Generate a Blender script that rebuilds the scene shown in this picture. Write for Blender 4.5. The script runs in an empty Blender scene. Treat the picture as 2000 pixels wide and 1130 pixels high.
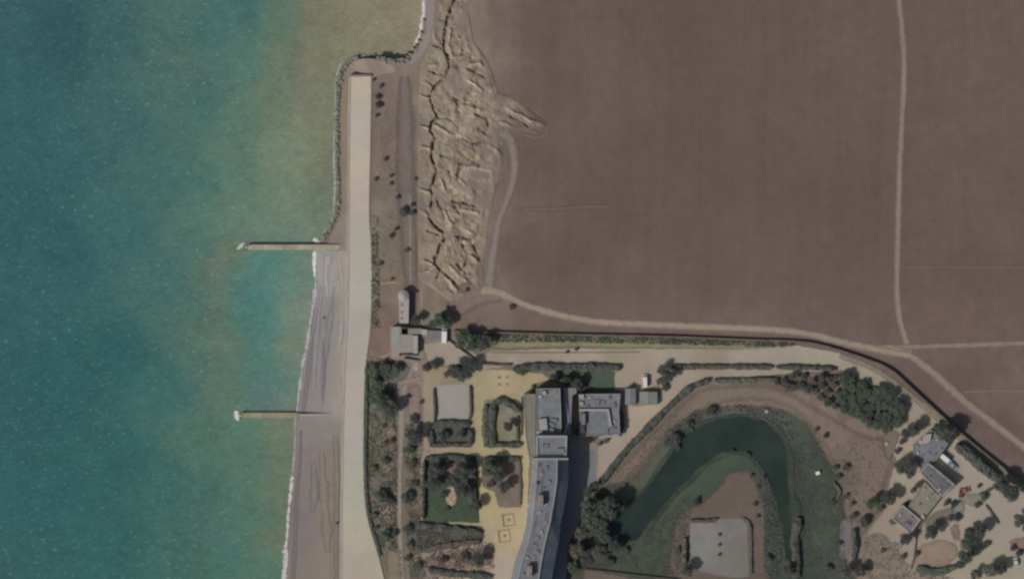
import bpy, bmesh, math, random
import numpy as np
from mathutils import Vector, Matrix
from mathutils.geometry import delaunay_2d_cdt

random.seed(7)
rng = np.random.default_rng(7)
scene = bpy.context.scene
C = scene.collection

# ------------------------------------------------------------------ camera, sky, sun, exposure
S = 0.2            # metres of ground per photograph pixel
HC = 3000.0        # camera altitude
cam_data = bpy.data.cameras.new('camera')
cam_data.sensor_width = 36.0
cam_data.lens = 36.0 * HC / (2000 * S)
cam_data.clip_start = 10.0
cam_data.clip_end = 20000.0
cam = bpy.data.objects.new('camera', cam_data)
cam.location = (0, 0, HC)
C.objects.link(cam)
scene.camera = cam
scene.render.engine = 'CYCLES'
scene.cycles.pixel_filter_type = 'BLACKMAN_HARRIS'
scene.cycles.filter_width = 2.5

SUN_EL = math.radians(44)
SX, SY = -0.82, -0.57          # horizontal direction towards the sun
world = bpy.data.worlds.new('World')
scene.world = world
world.use_nodes = True
wn = world.node_tree
bg = wn.nodes['Background']
sky = wn.nodes.new('ShaderNodeTexSky')
sky.sky_type = 'NISHITA'
sky.sun_disc = False
sky.sun_elevation = SUN_EL
sky.sun_rotation = math.atan2(SX, SY)
sky.air_density = 1.3
sky.dust_density = 3.0
wn.links.new(sky.outputs[0], bg.inputs[0])
bg.inputs[1].default_value = 0.05
sun_d = bpy.data.lights.new('sun', 'SUN')
sun_d.energy = 2.4
sun_d.angle = math.radians(0.8)
sun_d.color = (1.0, 0.96, 0.90)
sun = bpy.data.objects.new('sun', sun_d)
C.objects.link(sun)
sv = Vector((SX * math.cos(SUN_EL), SY * math.cos(SUN_EL), math.sin(SUN_EL))).normalized()
sun.rotation_euler = sv.to_track_quat('Z', 'Y').to_euler()
vs = scene.view_settings
vs.view_transform = 'Standard'
vs.look = 'None'
vs.exposure = 0.0
vs.gamma = 1.0
vs.use_curve_mapping = False

# ------------------------------------------------------------------ small maths
LIT = (0.745, 0.745, 0.76)        # radiance of a level white surface under this sun and sky

def lin1(c):
    c = np.asarray(c, float) / 255.0
    return np.where(c <= 0.04045, c / 12.92, ((c + 0.055) / 1.055) ** 2.4)

def alb(rgb):
    """surface colour that the daylight above turns into the given tone"""
    l = lin1(rgb) / np.array(LIT)
    return np.clip(l, 0.0, 0.9)

def P(u, v, z=0.0):
    k = (HC - z) / HC
    return ((u - 1000.0) * S * k, -(v - 565.0) * S * k, z)

_tabs = {}
def vnoise(x, y, seed=0):
    if seed not in _tabs:
        _tabs[seed] = np.random.default_rng(100 + seed).random((256, 256))
    t = _tabs[seed]
    x = np.asarray(x, float); y = np.asarray(y, float)
    xi = np.floor(x).astype(int); yi = np.floor(y).astype(int)
    fx = x - xi; fy = y - yi
    fx = fx * fx * (3 - 2 * fx); fy = fy * fy * (3 - 2 * fy)
    a = t[xi & 255, yi & 255]; b = t[(xi + 1) & 255, yi & 255]
    c = t[xi & 255, (yi + 1) & 255]; d = t[(xi + 1) & 255, (yi + 1) & 255]
    return (a * (1 - fx) + b * fx) * (1 - fy) + (c * (1 - fx) + d * fx) * fy

def fbm(x, y, seed=0, octs=4):
    r = 0; a = 0.5; f = 1.0
    for i in range(octs):
        r = r + a * vnoise(x * f, y * f, seed + i)
        a *= 0.5; f *= 2.03
    return r

def sstep(a, b, x):
    t = np.clip((x - a) / (b - a), 0, 1)
    return t * t * (3 - 2 * t)

def seg_dist(px, py, poly, closed=True):
    """distance of points to a polyline"""
    pts = np.asarray(poly, float)
    q = np.roll(pts, -1, axis=0) if closed else pts[1:]
    p = pts if closed else pts[:-1]
    best = np.full(px.shape, 1e9)
    for (x0, y0), (x1, y1) in zip(p, q):
        dx, dy = x1 - x0, y1 - y0
        L = dx * dx + dy * dy + 1e-9
        t = np.clip(((px - x0) * dx + (py - y0) * dy) / L, 0, 1)
        d = np.hypot(px - x0 - t * dx, py - y0 - t * dy)
        best = np.minimum(best, d)
    return best

def inside(px, py, poly):
    pts = np.asarray(poly, float)
    q = np.roll(pts, -1, axis=0)
    c = np.zeros(px.shape, bool)
    for (x0, y0), (x1, y1) in zip(pts, q):
        cond = ((y0 > py) != (y1 > py))
        xs = (x1 - x0) * (py - y0) / (y1 - y0 + 1e-12) + x0
        c ^= cond & (px < xs)
    return c

def catmull(pts, closed=False, step=6.0):
    pts = [np.array(p, float) for p in pts]
    n = len(pts); out = []
    rngi = range(n) if closed else range(n - 1)
    for i in rngi:
        p1, p2 = pts[i], pts[(i + 1) % n]
        p0 = pts[(i - 1) % n] if (closed or i > 0) else 2 * p1 - p2
        p3 = pts[(i + 2) % n] if (closed or i < n - 2) else 2 * p2 - p1
        k = max(1, int(np.linalg.norm(p2 - p1) / step))
        for j in range(k):
            t = j / k
            out.append(0.5 * ((2 * p1) + (p2 - p0) * t + (2 * p0 - 5 * p1 + 4 * p2 - p3) * t * t
                              + (3 * p1 - p0 - 3 * p2 + p3) * t ** 3))
    if not closed:
        out.append(pts[-1])
    return out

def densify(pts, closed=True, step=6.0):
    out = []; n = len(pts)
    for i in range(n if closed else n - 1):
        a = np.array(pts[i], float); b = np.array(pts[(i + 1) % n], float)
        k = max(1, int(np.linalg.norm(b - a) / step))
        for j in range(k):
            out.append(a + (b - a) * j / k)
    if not closed:
        out.append(np.array(pts[-1], float))
    return out

def idw(u, v, cps, power=3.0, soft=25.0):
    """blend of scattered tone samples (u, v, r, g, b)"""
    u = np.asarray(u, float); v = np.asarray(v, float)
    w = 0; acc = [0, 0, 0]
    for (cu, cv, r, g, b) in cps:
        d = ((u - cu) ** 2 + (v - cv) ** 2 + soft) ** (-power / 2)
        w = w + d
        acc[0] = acc[0] + d * r; acc[1] = acc[1] + d * g; acc[2] = acc[2] + d * b
    return np.stack([a / w for a in acc], -1)

# ------------------------------------------------------------------ shape of the land (metres, over photo coordinates)
SHORE = [(835, -4000), (835, -200), (832, 0), (830, 40), (822, 75), (806, 100), (790, 112), (700, 108.5), (690, 112), (672, 125), (660, 150),
         (657, 200), (655, 260), (655, 330), (657, 380), (650, 420), (640, 445), (625, 468), (617, 480), (613, 500), (616, 530),
         (617, 560), (611, 600), (600, 660), (590, 720), (583, 780), (577, 812), (576, 850), (575, 900), (569, 950), (563, 1000),
         (558, 1060), (555, 1130), (545, 1400), (540, 5000)]
_sv = np.array([p[1] for p in SHORE if p != (700, 108.5)], float)
_su = np.array([p[0] for p in SHORE if p != (700, 108.5)], float)

def H(u, v):
    u = np.asarray(u, float); v = np.asarray(v, float)
    s = u - np.interp(v, _sv, _su)
    beach = np.clip(s * 0.026, -5.0, 2.3)
    kn = ([690, 724, 820, 850, 900, 1000, 1100, 2400], [2.3, 2.6, 4.0, 5.0, 7.2, 9.4, 10.3, 12.0])
    north = sum(np.interp(u + d_ * np.clip((u - 740) / 160, 0, 1), *kn) for d_ in (-90, -60, -30, 0, 30, 60, 90)) / 7
    pe = np.interp(v, [640, 740, 960, 1010, 1050, 1090, 1130, 1200, 1300], [718, 712, 711, 718, 730, 742, 752, 767, 782])
    uu = np.where(u < 830, 712 + (u - pe) / (830 - pe) * 118, u)
    south = np.interp(uu, [690, 708, 718, 830, 1000, 1400, 2400], [2.2, 2.3, 2.6, 5.0, 7.0, 8.0, 9.0])
    land = north + (south - north) * sstep(560, 720, v - 0.0 * u)
    # the moat garden lies a little lower
    pond = np.exp(-(((u - 1420) / 260.0) ** 2 + ((v - 1000) / 190.0) ** 2) ** 2)
    land = land - 1.3 * pond
    k = sstep(676, 712, u) * sstep(-40, 0, u - pe)
    z = beach * (1 - k) + land * k
    return np.where(s < 0, np.minimum(z, beach), np.minimum(z, beach + 60 * k))

def Hf(u, v):
    return float(H(np.array([u]), np.array([v]))[0])

# ------------------------------------------------------------------ materials
def new_mat(name):
    m = bpy.data.materials.new(name); m.use_nodes = True
    nt = m.node_tree
    return m, nt, nt.nodes['Principled BSDF']

def N(nt, typ, **kw):
    n = nt.nodes.new(typ)
    for k, val in kw.items():
        setattr(n, k, val)
    return n

def mixcol(nt, fac, a, b, mode='MIX'):
    m = N(nt, 'ShaderNodeMix', data_type='RGBA', blend_type=mode)
    for sock, val in ((m.inputs[0], fac), (m.inputs[6], a), (m.inputs[7], b)):
        if hasattr(val, 'is_linked') or hasattr(val, 'links'):
            nt.links.new(val, sock)
        elif isinstance(val, (int, float)):
            sock.default_value = val
        else:
            sock.default_value = (*[float(x) for x in val[:3]], 1)
    return m.outputs[2]

def mathn(nt, op, a, b=None, c=None, clamp=False):
    m = N(nt, 'ShaderNodeMath', operation=op, use_clamp=clamp)
    for i, val in enumerate((a, b, c)):
        if val is None: continue
        if hasattr(val, 'links'): nt.links.new(val, m.inputs[i])
        else: m.inputs[i].default_value = val
    return m.outputs[0]

def noise_out(nt, scale, detail=4, stretch=(1, 1, 1), rot=0.0, rough=0.6, dist=0.0):
    g = N(nt, 'ShaderNodeNewGeometry')
    mp = N(nt, 'ShaderNodeMapping')
    mp.inputs['Scale'].default_value = stretch
    mp.inputs['Rotation'].default_value = (0, 0, rot)
    nt.links.new(g.outputs['Position'], mp.inputs[0])
    n = N(nt, 'ShaderNodeTexNoise')
    n.inputs['Scale'].default_value = scale
    n.inputs['Detail'].default_value = detail
    n.inputs['Roughness'].default_value = rough
    n.inputs['Distortion'].default_value = dist
    nt.links.new(mp.outputs[0], n.inputs['Vector'])
    return n.outputs['Fac']

def ramp(nt, fac, lo, hi, a=0.0, b=1.0):
    r = N(nt, 'ShaderNodeMapRange')
    r.inputs[1].default_value = lo; r.inputs[2].default_value = hi
    r.inputs[3].default_value = a; r.inputs[4].default_value = b
    nt.links.new(fac, r.inputs[0])
    return r.outputs[0]

def ground_mat(name, var=0.25, var2=None, tint=None, tint_amt=0.35, soft=False, rough=0.95, bump=0.3, streak=0.0, fine=0.5, lace=None):
    """surface tone from the mesh colour attribute, broken up by several scales of grain"""
    m, nt, b = new_mat(name)
    at = N(nt, 'ShaderNodeAttribute', attribute_name='tone')
    col = at.outputs['Color']
    n1 = noise_out(nt, 0.035, 5)
    n2 = noise_out(nt, 0.25, 5)
    n3 = noise_out(nt, 1.3, 4, rough=0.7)
    f = mathn(nt, 'ADD', ramp(nt, n1, 0.25, 0.75, 1 - var, 1 + var), ramp(nt, n2, 0.25, 0.75, -var * 0.8, var * 0.8))
    f = mathn(nt, 'ADD', f, ramp(nt, n3, 0.2, 0.8, -var * fine, var * fine))
    if streak:
        n4 = noise_out(nt, 0.35, 3, stretch=(1, 0.03, 1))
        f = mathn(nt, 'ADD', f, ramp(nt, n4, 0.25, 0.75, -streak, streak))
    cc = N(nt, 'ShaderNodeCombineColor')
    for i in range(3): nt.links.new(f, cc.inputs[i])
    col = mixcol(nt, 1.0, col, cc.outputs[0], 'MULTIPLY')
    if tint is not None:
        nt_f = ramp(nt, noise_out(nt, 0.09, 6, rough=0.65, dist=0.8), 0.48, 0.66, 0, tint_amt)
        col = mixcol(nt, nt_f, col, alb(tint))
    nt.links.new(col, b.inputs['Base Color'])
    b.inputs['Roughness'].default_value = rough
    b.inputs['Specular IOR Level'].default_value = 0.2
    if bump:
        bp = N(nt, 'ShaderNodeBump'); bp.inputs['Strength'].default_value = bump
        bp.inputs['Distance'].default_value = 0.25
        nt.links.new(n3, bp.inputs['Height']); nt.links.new(bp.outputs[0], b.inputs['Normal'])
    if soft or lace is not None:
        e = N(nt, 'ShaderNodeAttribute', attribute_name='edge')
        nn = noise_out(nt, 0.6, 5, rough=0.65)
        if lace is None:
            a = mathn(nt, 'ADD', e.outputs['Fac'], ramp(nt, nn, 0.2, 0.8, -0.3, 0.3))
            a = ramp(nt, a, 0.05, 0.95)
        else:
            a = mathn(nt, 'ADD', e.outputs['Fac'], ramp(nt, nn, 0.25, 0.75, -lace, lace))
            a = ramp(nt, a, 0.25, 0.8)
        a = mathn(nt, 'MULTIPLY', a, 1.0, clamp=True)
        nt.links.new(a, b.inputs['Alpha'])
    return m

def flat_mat(name, rgb, rough=0.8, var=0.12, scale=1.2, metal=0.0, raw=False, spec=0.3):
    m, nt, b = new_mat(name)
    base = np.array(rgb) if raw else alb(rgb)
    n = noise_out(nt, scale, 5)
    n2 = noise_out(nt, 0.2, 3)
    f = mathn(nt, 'ADD', ramp(nt, n, 0.25, 0.75, 1 - var, 1 + var), ramp(nt, n2, 0.3, 0.7, -var, var))
    cc = N(nt, 'ShaderNodeCombineColor')
    for i in range(3): nt.links.new(f, cc.inputs[i])
    nt.links.new(mixcol(nt, 1.0, base, cc.outputs[0], 'MULTIPLY'), b.inputs['Base Color'])
    b.inputs['Roughness'].default_value = rough
    b.inputs['Metallic'].default_value = metal
    b.inputs['Specular IOR Level'].default_value = spec
    return m

def leaf_mat(name, c1, c2, c3):
    m, nt, b = new_mat(name)
    oi = N(nt, 'ShaderNodeObjectInfo')
    n = noise_out(nt, 0.9, 4)
    col = mixcol(nt, ramp(nt, n, 0.35, 0.65), c1, c2)
    col = mixcol(nt, mathn(nt, 'MULTIPLY', oi.outputs['Random'], 0.55), col, c3)
    nt.links.new(col, b.inputs['Base Color'])
    b.inputs['Roughness'].default_value = 0.75
    b.inputs['Specular IOR Level'].default_value = 0.15
    return m

M_LEAF = {  # leaf tones raised and greyed in place of haze in the air
    'green': leaf_mat('leaf_green', (0.082, 0.118, 0.080), (0.112, 0.150, 0.104), (0.105, 0.110, 0.090)),
    'dark':  leaf_mat('leaf_dark', (0.080, 0.094, 0.082), (0.114, 0.120, 0.104), (0.100, 0.096, 0.088)),
    'olive': leaf_mat('leaf_olive', (0.120, 0.120, 0.092), (0.160, 0.152, 0.120), (0.130, 0.116, 0.100)),
    'brown': leaf_mat('leaf_brown', (0.120, 0.098, 0.088), (0.160, 0.132, 0.116), (0.105, 0.094, 0.088)),
    'grey':  leaf_mat('leaf_grey', (0.120, 0.128, 0.114), (0.165, 0.165, 0.150), (0.110, 0.114, 0.104)),
    'meadow': leaf_mat('meadow_blades', (0.088, 0.104, 0.078), (0.112, 0.122, 0.095), (0.10, 0.102, 0.085)),
    'straw': leaf_mat('dry_blades', (0.165, 0.140, 0.115), (0.200, 0.172, 0.145), (0.15, 0.13, 0.11)),
}
M_BARK = flat_mat('bark', (0.08, 0.06, 0.045), raw=True)
M_ROCK = flat_mat('armour_rock', (112, 110, 102), var=0.3, scale=0.6)
M_CONC = flat_mat('concrete', (150, 143, 134), var=0.12)
M_STONE = flat_mat('wall_stone', (110, 103, 95), var=0.2)
M_WHITE = flat_mat('white_paint', (0.8, 0.8, 0.78), raw=True, rough=0.35, var=0.02)
M_GLASS = flat_mat('dark_glass', (0.02, 0.025, 0.03), raw=True, rough=0.1, spec=0.6)
M_RUBBER = flat_mat('rubber', (0.02, 0.02, 0.02), raw=True)
M_LAMP = flat_mat('lamp_lens', (0.6, 0.6, 0.55), raw=True, rough=0.2)

# ------------------------------------------------------------------ object helpers
def link(o, parent=None):
    C.objects.link(o)
    if parent is not None:
        o.parent = parent
        o.matrix_parent_inverse = Matrix.Identity(4)
    return o

def tag(o, label=None, cat=None, group=None, kind=None):
    if label: o['label'] = label
    if cat: o['category'] = cat
    if group: o['group'] = group
    if kind: o['kind'] = kind
    return o

def thing(name, label, cat, loc, rz=0.0, group=None):
    o = bpy.data.objects.new(name, None)
    o.empty_display_size = 0.5
    o.location = loc; o.rotation_euler = (0, 0, rz)
    link(o)
    return tag(o, label, cat, group)

def mesh_np(name, verts, faces, mat, parent=None, tone=None, edge=None, smooth=False, org=None):
    """one mesh object; vertices in world space, shifted to its thing's origin"""
    me = bpy.data.meshes.new(name)
    V = np.asarray(verts, float)
    if org is not None:
        V = V - np.array(org)
    me.from_pydata(V.tolist(), [], faces if isinstance(faces, list) else faces.tolist())
    if tone is not None:
        a = me.attributes.new('tone', 'FLOAT_COLOR', 'POINT')
        t = np.ones((len(V), 4)); t[:, :3] = tone
        a.data.foreach_set('color', t.ravel())
    if edge is not None:
        a = me.attributes.new('edge', 'FLOAT', 'POINT')
        a.data.foreach_set('value', np.asarray(edge, float))
    if smooth:
        me.polygons.foreach_set('use_smooth', [True] * len(me.polygons))
    me.materials.append(mat)
    me.update()
    o = bpy.data.objects.new(name, me)
    if org is not None and parent is None:
        o.location = org
    return link(o, parent)

def grid_mesh(us, vs_, zf):
    U, Vv = np.meshgrid(us, vs_)
    Z = zf(U, Vv)
    k = (HC - Z) / HC
    X = (U - 1000) * S * k; Y = -(Vv - 565) * S * k
    verts = np.stack([X.ravel(), Y.ravel(), Z.ravel()], -1)
    n, m = len(us), len(vs_)
    i = np.arange(n - 1)[None, :] + n * np.arange(m - 1)[:, None]
    i = i.ravel()
    faces = np.stack([i, i + n, i + n + 1, i + 1], -1)
    return verts, faces, U.ravel(), Vv.ravel()

def sheet(name, poly, mat, tone, off=0.08, smooth=True, jit=1.5, step=7.0, softw=None, parent=None, zf=None, kind='structure', seed=3, cps=None, org=None):
    """a surface draped on the land inside a photo-space outline"""
    pts = catmull(poly, True, step * 0.6) if smooth else densify(poly, True, step * 0.6)
    pts = np.array(pts)
    if jit:
        nx = vnoise(pts[:, 0] / 9, pts[:, 1] / 9, seed) - 0.5
        ny = vnoise(pts[:, 0] / 9 + 50, pts[:, 1] / 9, seed) - 0.5
        pts = pts + 2 * jit * np.stack([nx, ny], -1)
    n = len(pts)
    u0, v0 = pts.min(0); u1, v1 = pts.max(0)
    gu, gv = np.meshgrid(np.arange(u0, u1, step), np.arange(v0, v1, step))
    gu = gu.ravel() + rng.uniform(-.2, .2, gu.size) * step; gv = gv.ravel() + rng.uniform(-.2, .2, gv.size) * step
    ok = inside(gu, gv, pts)
    gu, gv = gu[ok], gv[ok]
    d = seg_dist(gu, gv, pts)
    ok = d > step * 0.45
    gu, gv = gu[ok], gv[ok]
    allp = [Vector((float(a), float(b))) for a, b in pts] + [Vector((float(a), float(b))) for a, b in zip(gu, gv)]
    res = delaunay_2d_cdt(allp, [(i, (i + 1) % n) for i in range(n)], [list(range(n))], 1, 1e-5)
    co = np.array([(p.x, p.y) for p in res[0]])
    Z = (H(co[:, 0], co[:, 1]) + off * .55 + .02 if zf is None else zf(co[:, 0], co[:, 1]) + off)
    k = (HC - Z) / HC
    V = np.stack([(co[:, 0] - 1000) * S * k, -(co[:, 1] - 565) * S * k, Z], -1)
    faces = []
    for f in res[2]:
        a, b, c = f[:3]
        A, B_, C_ = V[a], V[b], V[c]
        nz = (B_[0] - A[0]) * (C_[1] - A[1]) - (B_[1] - A[1]) * (C_[0] - A[0])
        faces.append(list(f) if nz > 0 else list(f)[::-1])
    t = alb(idw(co[:, 0], co[:, 1], cps)) if cps else np.tile(alb(tone), (len(V), 1))
    e = None
    if softw:
        dd = seg_dist(co[:, 0], co[:, 1], pts)
        e = np.clip(dd / softw, 0, 1)
    o = mesh_np(name, V, faces, mat, parent, tone=t, edge=e, org=org)
    if kind and parent is None: o['kind'] = kind
    return o

def ribbon(name, line, width, mat, tone, off=0.12, wn_=0.10, kind='structure', zf=None, seed=5, parent=None):
    pts = np.array(catmull(line, False, 4.0))
    t = np.gradient(pts, axis=0); t /= np.linalg.norm(t, axis=1)[:, None] + 1e-9
    nrm = np.stack([-t[:, 1], t[:, 0]], -1)
    if np.isscalar(width): w = np.full(len(pts), float(width))
    else: w = np.interp(np.linspace(0, 1, len(pts)), np.linspace(0, 1, len(width)), width)
    ofs = [-1, -.7, -.35, 0, .35, .7, 1]; ed = [0, .5, .9, 1, .9, .5, 0]
    V = []; E = []; UV = []
    for i, p in enumerate(pts):
        wl = w[i] / 2 * (1.08 + wn_ * 2 * (vnoise(p[0] / 22, p[1] / 22, seed) - .5))
        for o_, e in zip(ofs, ed):
            UV.append(p + nrm[i] * o_ * wl); E.append(e)
    UV = np.array(UV)
    Z = (H(UV[:, 0], UV[:, 1]) + off * .55 + .02 if zf is None else zf(UV[:, 0], UV[:, 1]) + off)
    k = (HC - Z) / HC
    V = np.stack([(UV[:, 0] - 1000) * S * k, -(UV[:, 1] - 565) * S * k, Z], -1)
    faces = []
    m = len(ofs)
    for i in range(len(pts) - 1):
        for j in range(m - 1):
            a = i * m + j
            faces.append([a, a + 1, a + m + 1, a + m])
    A, B_, C_ = V[faces[0][0]], V[faces[0][1]], V[faces[0][2]]
    if (B_[0] - A[0]) * (C_[1] - A[1]) - (B_[1] - A[1]) * (C_[0] - A[0]) < 0:
        faces = [f[::-1] for f in faces]
    o = mesh_np(name, V, faces, mat, parent, tone=np.tile(alb(tone), (len(V), 1)), edge=E)
    if kind and parent is None: o['kind'] = kind
    return o

class MB:
    """collects solid shapes in world space"""
    def __init__(s): s.v = []; s.f = []
    def prism(s, poly, z0, z1, top=True, bottom=False):
        """poly: world xy, any winding; z1 may be a list (one height per corner)"""
        poly = [tuple(p[:2]) for p in poly]
        a = sum(poly[i][0] * poly[(i + 1) % len(poly)][1] - poly[(i + 1) % len(poly)][0] * poly[i][1] for i in range(len(poly)))
        z1s = list(z1) if hasattr(z1, '__len__') else [z1] * len(poly)
        if a < 0: poly = poly[::-1]; z1s = z1s[::-1]
        b = len(s.v); n = len(poly)
        s.v += [(x, y, z0) for x, y in poly] + [(x, y, z) for (x, y), z in zip(poly, z1s)]
        for i in range(n):
            j = (i + 1) % n
            s.f.append([b + i, b + j, b + n + j, b + n + i])
        if top: s.f.append([b + n + i for i in range(n)])
        if bottom: s.f.append([b + i for i in range(n)][::-1])
        return s
    def ring(s, outer, inner, z0, z1):
        n = len(outer)
        for i in range(n):
            j = (i + 1) % n
            s.prism([outer[i], outer[j], inner[j], inner[i]], z0, z1)
        return s
    def box(s, cx, cy, cz, sx, sy, sz, rz=0.0):
        c, q = math.cos(rz), math.sin(rz)
        pts = [(cx + x * c - y * q, cy + x * q + y * c) for x, y in ((-sx / 2, -sy / 2), (sx / 2, -sy / 2), (sx / 2, sy / 2), (-sx / 2, sy / 2))]
        return s.prism(pts, cz - sz / 2, cz + sz / 2, bottom=True)
    def cyl(s, cx, cy, z0, z1, r0, r1=None, n=10):
        r1 = r0 if r1 is None else r1
        b = len(s.v)
        for z, r in ((z0, r0), (z1, r1)):
            s.v += [(cx + r * math.cos(2 * math.pi * i / n), cy + r * math.sin(2 * math.pi * i / n), z) for i in range(n)]
        for i in range(n):
            j = (i + 1) % n
            s.f.append([b + i, b + j, b + n + j, b + n + i])
        s.f.append([b + n + i for i in range(n)])
        return s
    def tube(s, p0, p1, r0, r1, n=6):
        p0 = Vector(p0); p1 = Vector(p1); d = (p1 - p0).normalized()
        a = d.orthogonal().normalized(); c = d.cross(a)
        b = len(s.v)
        for p, r in ((p0, r0), (p1, r1)):
            s.v += [tuple(p + (a * math.cos(2 * math.pi * i / n) + c * math.sin(2 * math.pi * i / n)) * r) for i in range(n)]
        for i in range(n):
            j = (i + 1) % n
            s.f.append([b + i, b + j, b + n + j, b + n + i])
        s.f.append([b + n + i for i in range(n)]); s.f.append([b + i for i in range(n)][::-1])
        return s
    def face(s, pts):
        b = len(s.v); s.v += [tuple(p) for p in pts]; s.f.append(list(range(b, b + len(pts)))); return s
    def build(s, name, mat, parent=None, org=None, smooth=False):
        return mesh_np(name, s.v, s.f, mat, parent, org=org, smooth=smooth)

def wpoly(poly, z):
    return [P(u, v, z)[:2] for u, v in poly]

def inset(poly, d):
    """inward offset of a world-space polygon"""
    n = len(poly)
    a = sum(poly[i][0] * poly[(i + 1) % n][1] - poly[(i + 1) % n][0] * poly[i][1] for i in range(n))
    sg = 1 if a > 0 else -1
    out = []
    for i in range(n):
        p0 = Vector(poly[i - 1][:2]); p1 = Vector(poly[i][:2]); p2 = Vector(poly[(i + 1) % n][:2])
        e1 = (p1 - p0).normalized(); e2 = (p2 - p1).normalized()
        n1 = Vector((-e1.y, e1.x)) * sg; n2 = Vector((-e2.y, e2.x)) * sg
        b = (n1 + n2)
        b = b / max(0.3, b.length_squared / 2)
        out.append(tuple(p1 + b * d))
    return out

# ================================================================== GROUND
us = np.concatenate([[-40000, -12000, -5000, -2000, -900], np.arange(-400, 2401, 5.0), [2900, 4000, 7000, 14000, 40000]])
vv = np.concatenate([[-40000, -12000, -5000, -2000, -900], np.arange(-300, 1431, 5.0), [2000, 3500, 7000, 14000, 40000]])
LAND_CPS = [
    (1050, 60, 99, 84, 80), (1050, 180, 101, 85, 81), (1300, 60, 98, 82, 78), (1300, 300, 99, 83, 79), (1500, 60, 100, 84, 80), (1650, 60, 104, 88, 84),
    (1620, 200, 102, 87, 83), (1500, 350, 98, 83, 79), (1650, 450, 100, 84, 80), (1200, 400, 98, 83, 79), (1100, 500, 98, 82, 78),
    (1400, 560, 99, 84, 80), (1600, 600, 101, 86, 82), (1900, 60, 104, 88, 84), (1860, 250, 102, 86, 82), (1950, 400, 102, 87, 83),
    (1880, 560, 102, 86, 82), (1950, 640, 103, 87, 83), (1900, 720, 104, 88, 84), (1960, 830, 100, 84, 80), (1960, 780, 112, 99, 93),
    (1040, 330, 99, 84, 80), (1010, 480, 99, 83, 79), (980, 200, 108, 96, 90), (960, 60, 106, 94, 88), (1060, 580, 102, 86, 82),
    (1300, 645, 105, 89, 85), (1600, 665, 105, 89, 85), (1800, 760, 105, 89, 85), (940, 100, 124, 112, 100), (920, 30, 122, 110, 98),
    (950, 460, 118, 106, 98), (930, 330, 116, 105, 97), (960, 590, 118, 105, 98), (900, 600, 116, 101, 92), (1120, 560, 101, 86, 82), (1170, 605, 102, 87, 82), (1250, 575, 101, 86, 81), (1170, 650, 104, 90, 84), (1050, 635, 103, 90, 84), (1420, 645, 106, 92, 86), (940, 620, 104, 92, 86),
    (750, 200, 118, 105, 97), (752, 290, 118, 102, 94), (752, 350, 122, 111, 100), (750, 420, 125, 116, 103), (750, 480, 112, 106, 92),
    (752, 560, 118, 106, 94), (742, 640, 118, 102, 92), (745, 680, 120, 100, 92), (795, 240, 106, 96, 95), (795, 400, 108, 99, 97),
    (800, 520, 116, 103, 95), (822, 300, 120, 110, 98), (830, 180, 124, 113, 100), (825, 460, 118, 106, 96), (815, 80, 120, 110, 102),
    (880, 690, 140, 129, 120), (840, 590, 128, 117, 105), (830, 640, 120, 112, 102), (1200, 730, 145, 134, 122),
    (760, 900, 108, 100, 92), (760, 1080, 110, 103, 92), (800, 800, 128, 117, 108), (900, 900, 130, 120, 108),
    (1400, 780, 118, 106, 97), (1250, 860, 118, 106, 96), (1620, 800, 122, 108, 102), (1700, 900, 120, 106, 101), (1690, 1010, 124, 110, 102),
    (1720, 1080, 130, 118, 106), (1850, 1090, 132, 120, 110), (1900, 1000, 142, 132, 122), (1240, 1100, 90, 88, 80), (1400, 960, 96, 88, 82),
    (1560, 1080, 80, 86, 78),
]
CLIFF = [(845, -80), (925, -80), (915, 20), (925, 80), (955, 120), (975, 180), (1010, 195), (1060, 232), (1085, 248), (1050, 262), (1010, 255), (985, 262), (982, 320), (972, 360), (958, 420), (950, 480), (945, 530), (950, 560), (915, 585),
         (880, 590), (840, 560), (816, 545), (815, 400), (815, 200), (820, 130), (838, 90), (846, 40)]
def pit(a, b):
    ins = inside(a, b, CLIFF); d = seg_dist(a, b, CLIFF)
    return sstep(7, 14, np.where(ins, d, -d))
def base_terrain():
    verts, faces, U, V = grid_mesh(us, vv, lambda a, b: H(a, b) - 4.5 * pit(a, b))
    # keep faces where land matters; the sea floor is its own colour
    t = idw(U, V, LAND_CPS, 4.0, 900.0)
    sfl = sstep(0, -30, U - np.interp(V, _sv, _su))[:, None]
    t = t * (1 - sfl) + np.array([80, 96, 88]) * sfl
    m = ground_mat('dry_ground', var=0.095, tint=(90, 79, 70), tint_amt=0.45, streak=0.055, fine=1.5, bump=0.5)
    o = mesh_np('ground', verts, faces, m, tone=alb(t))
    o['kind'] = 'structure'
base_terrain()

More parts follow.
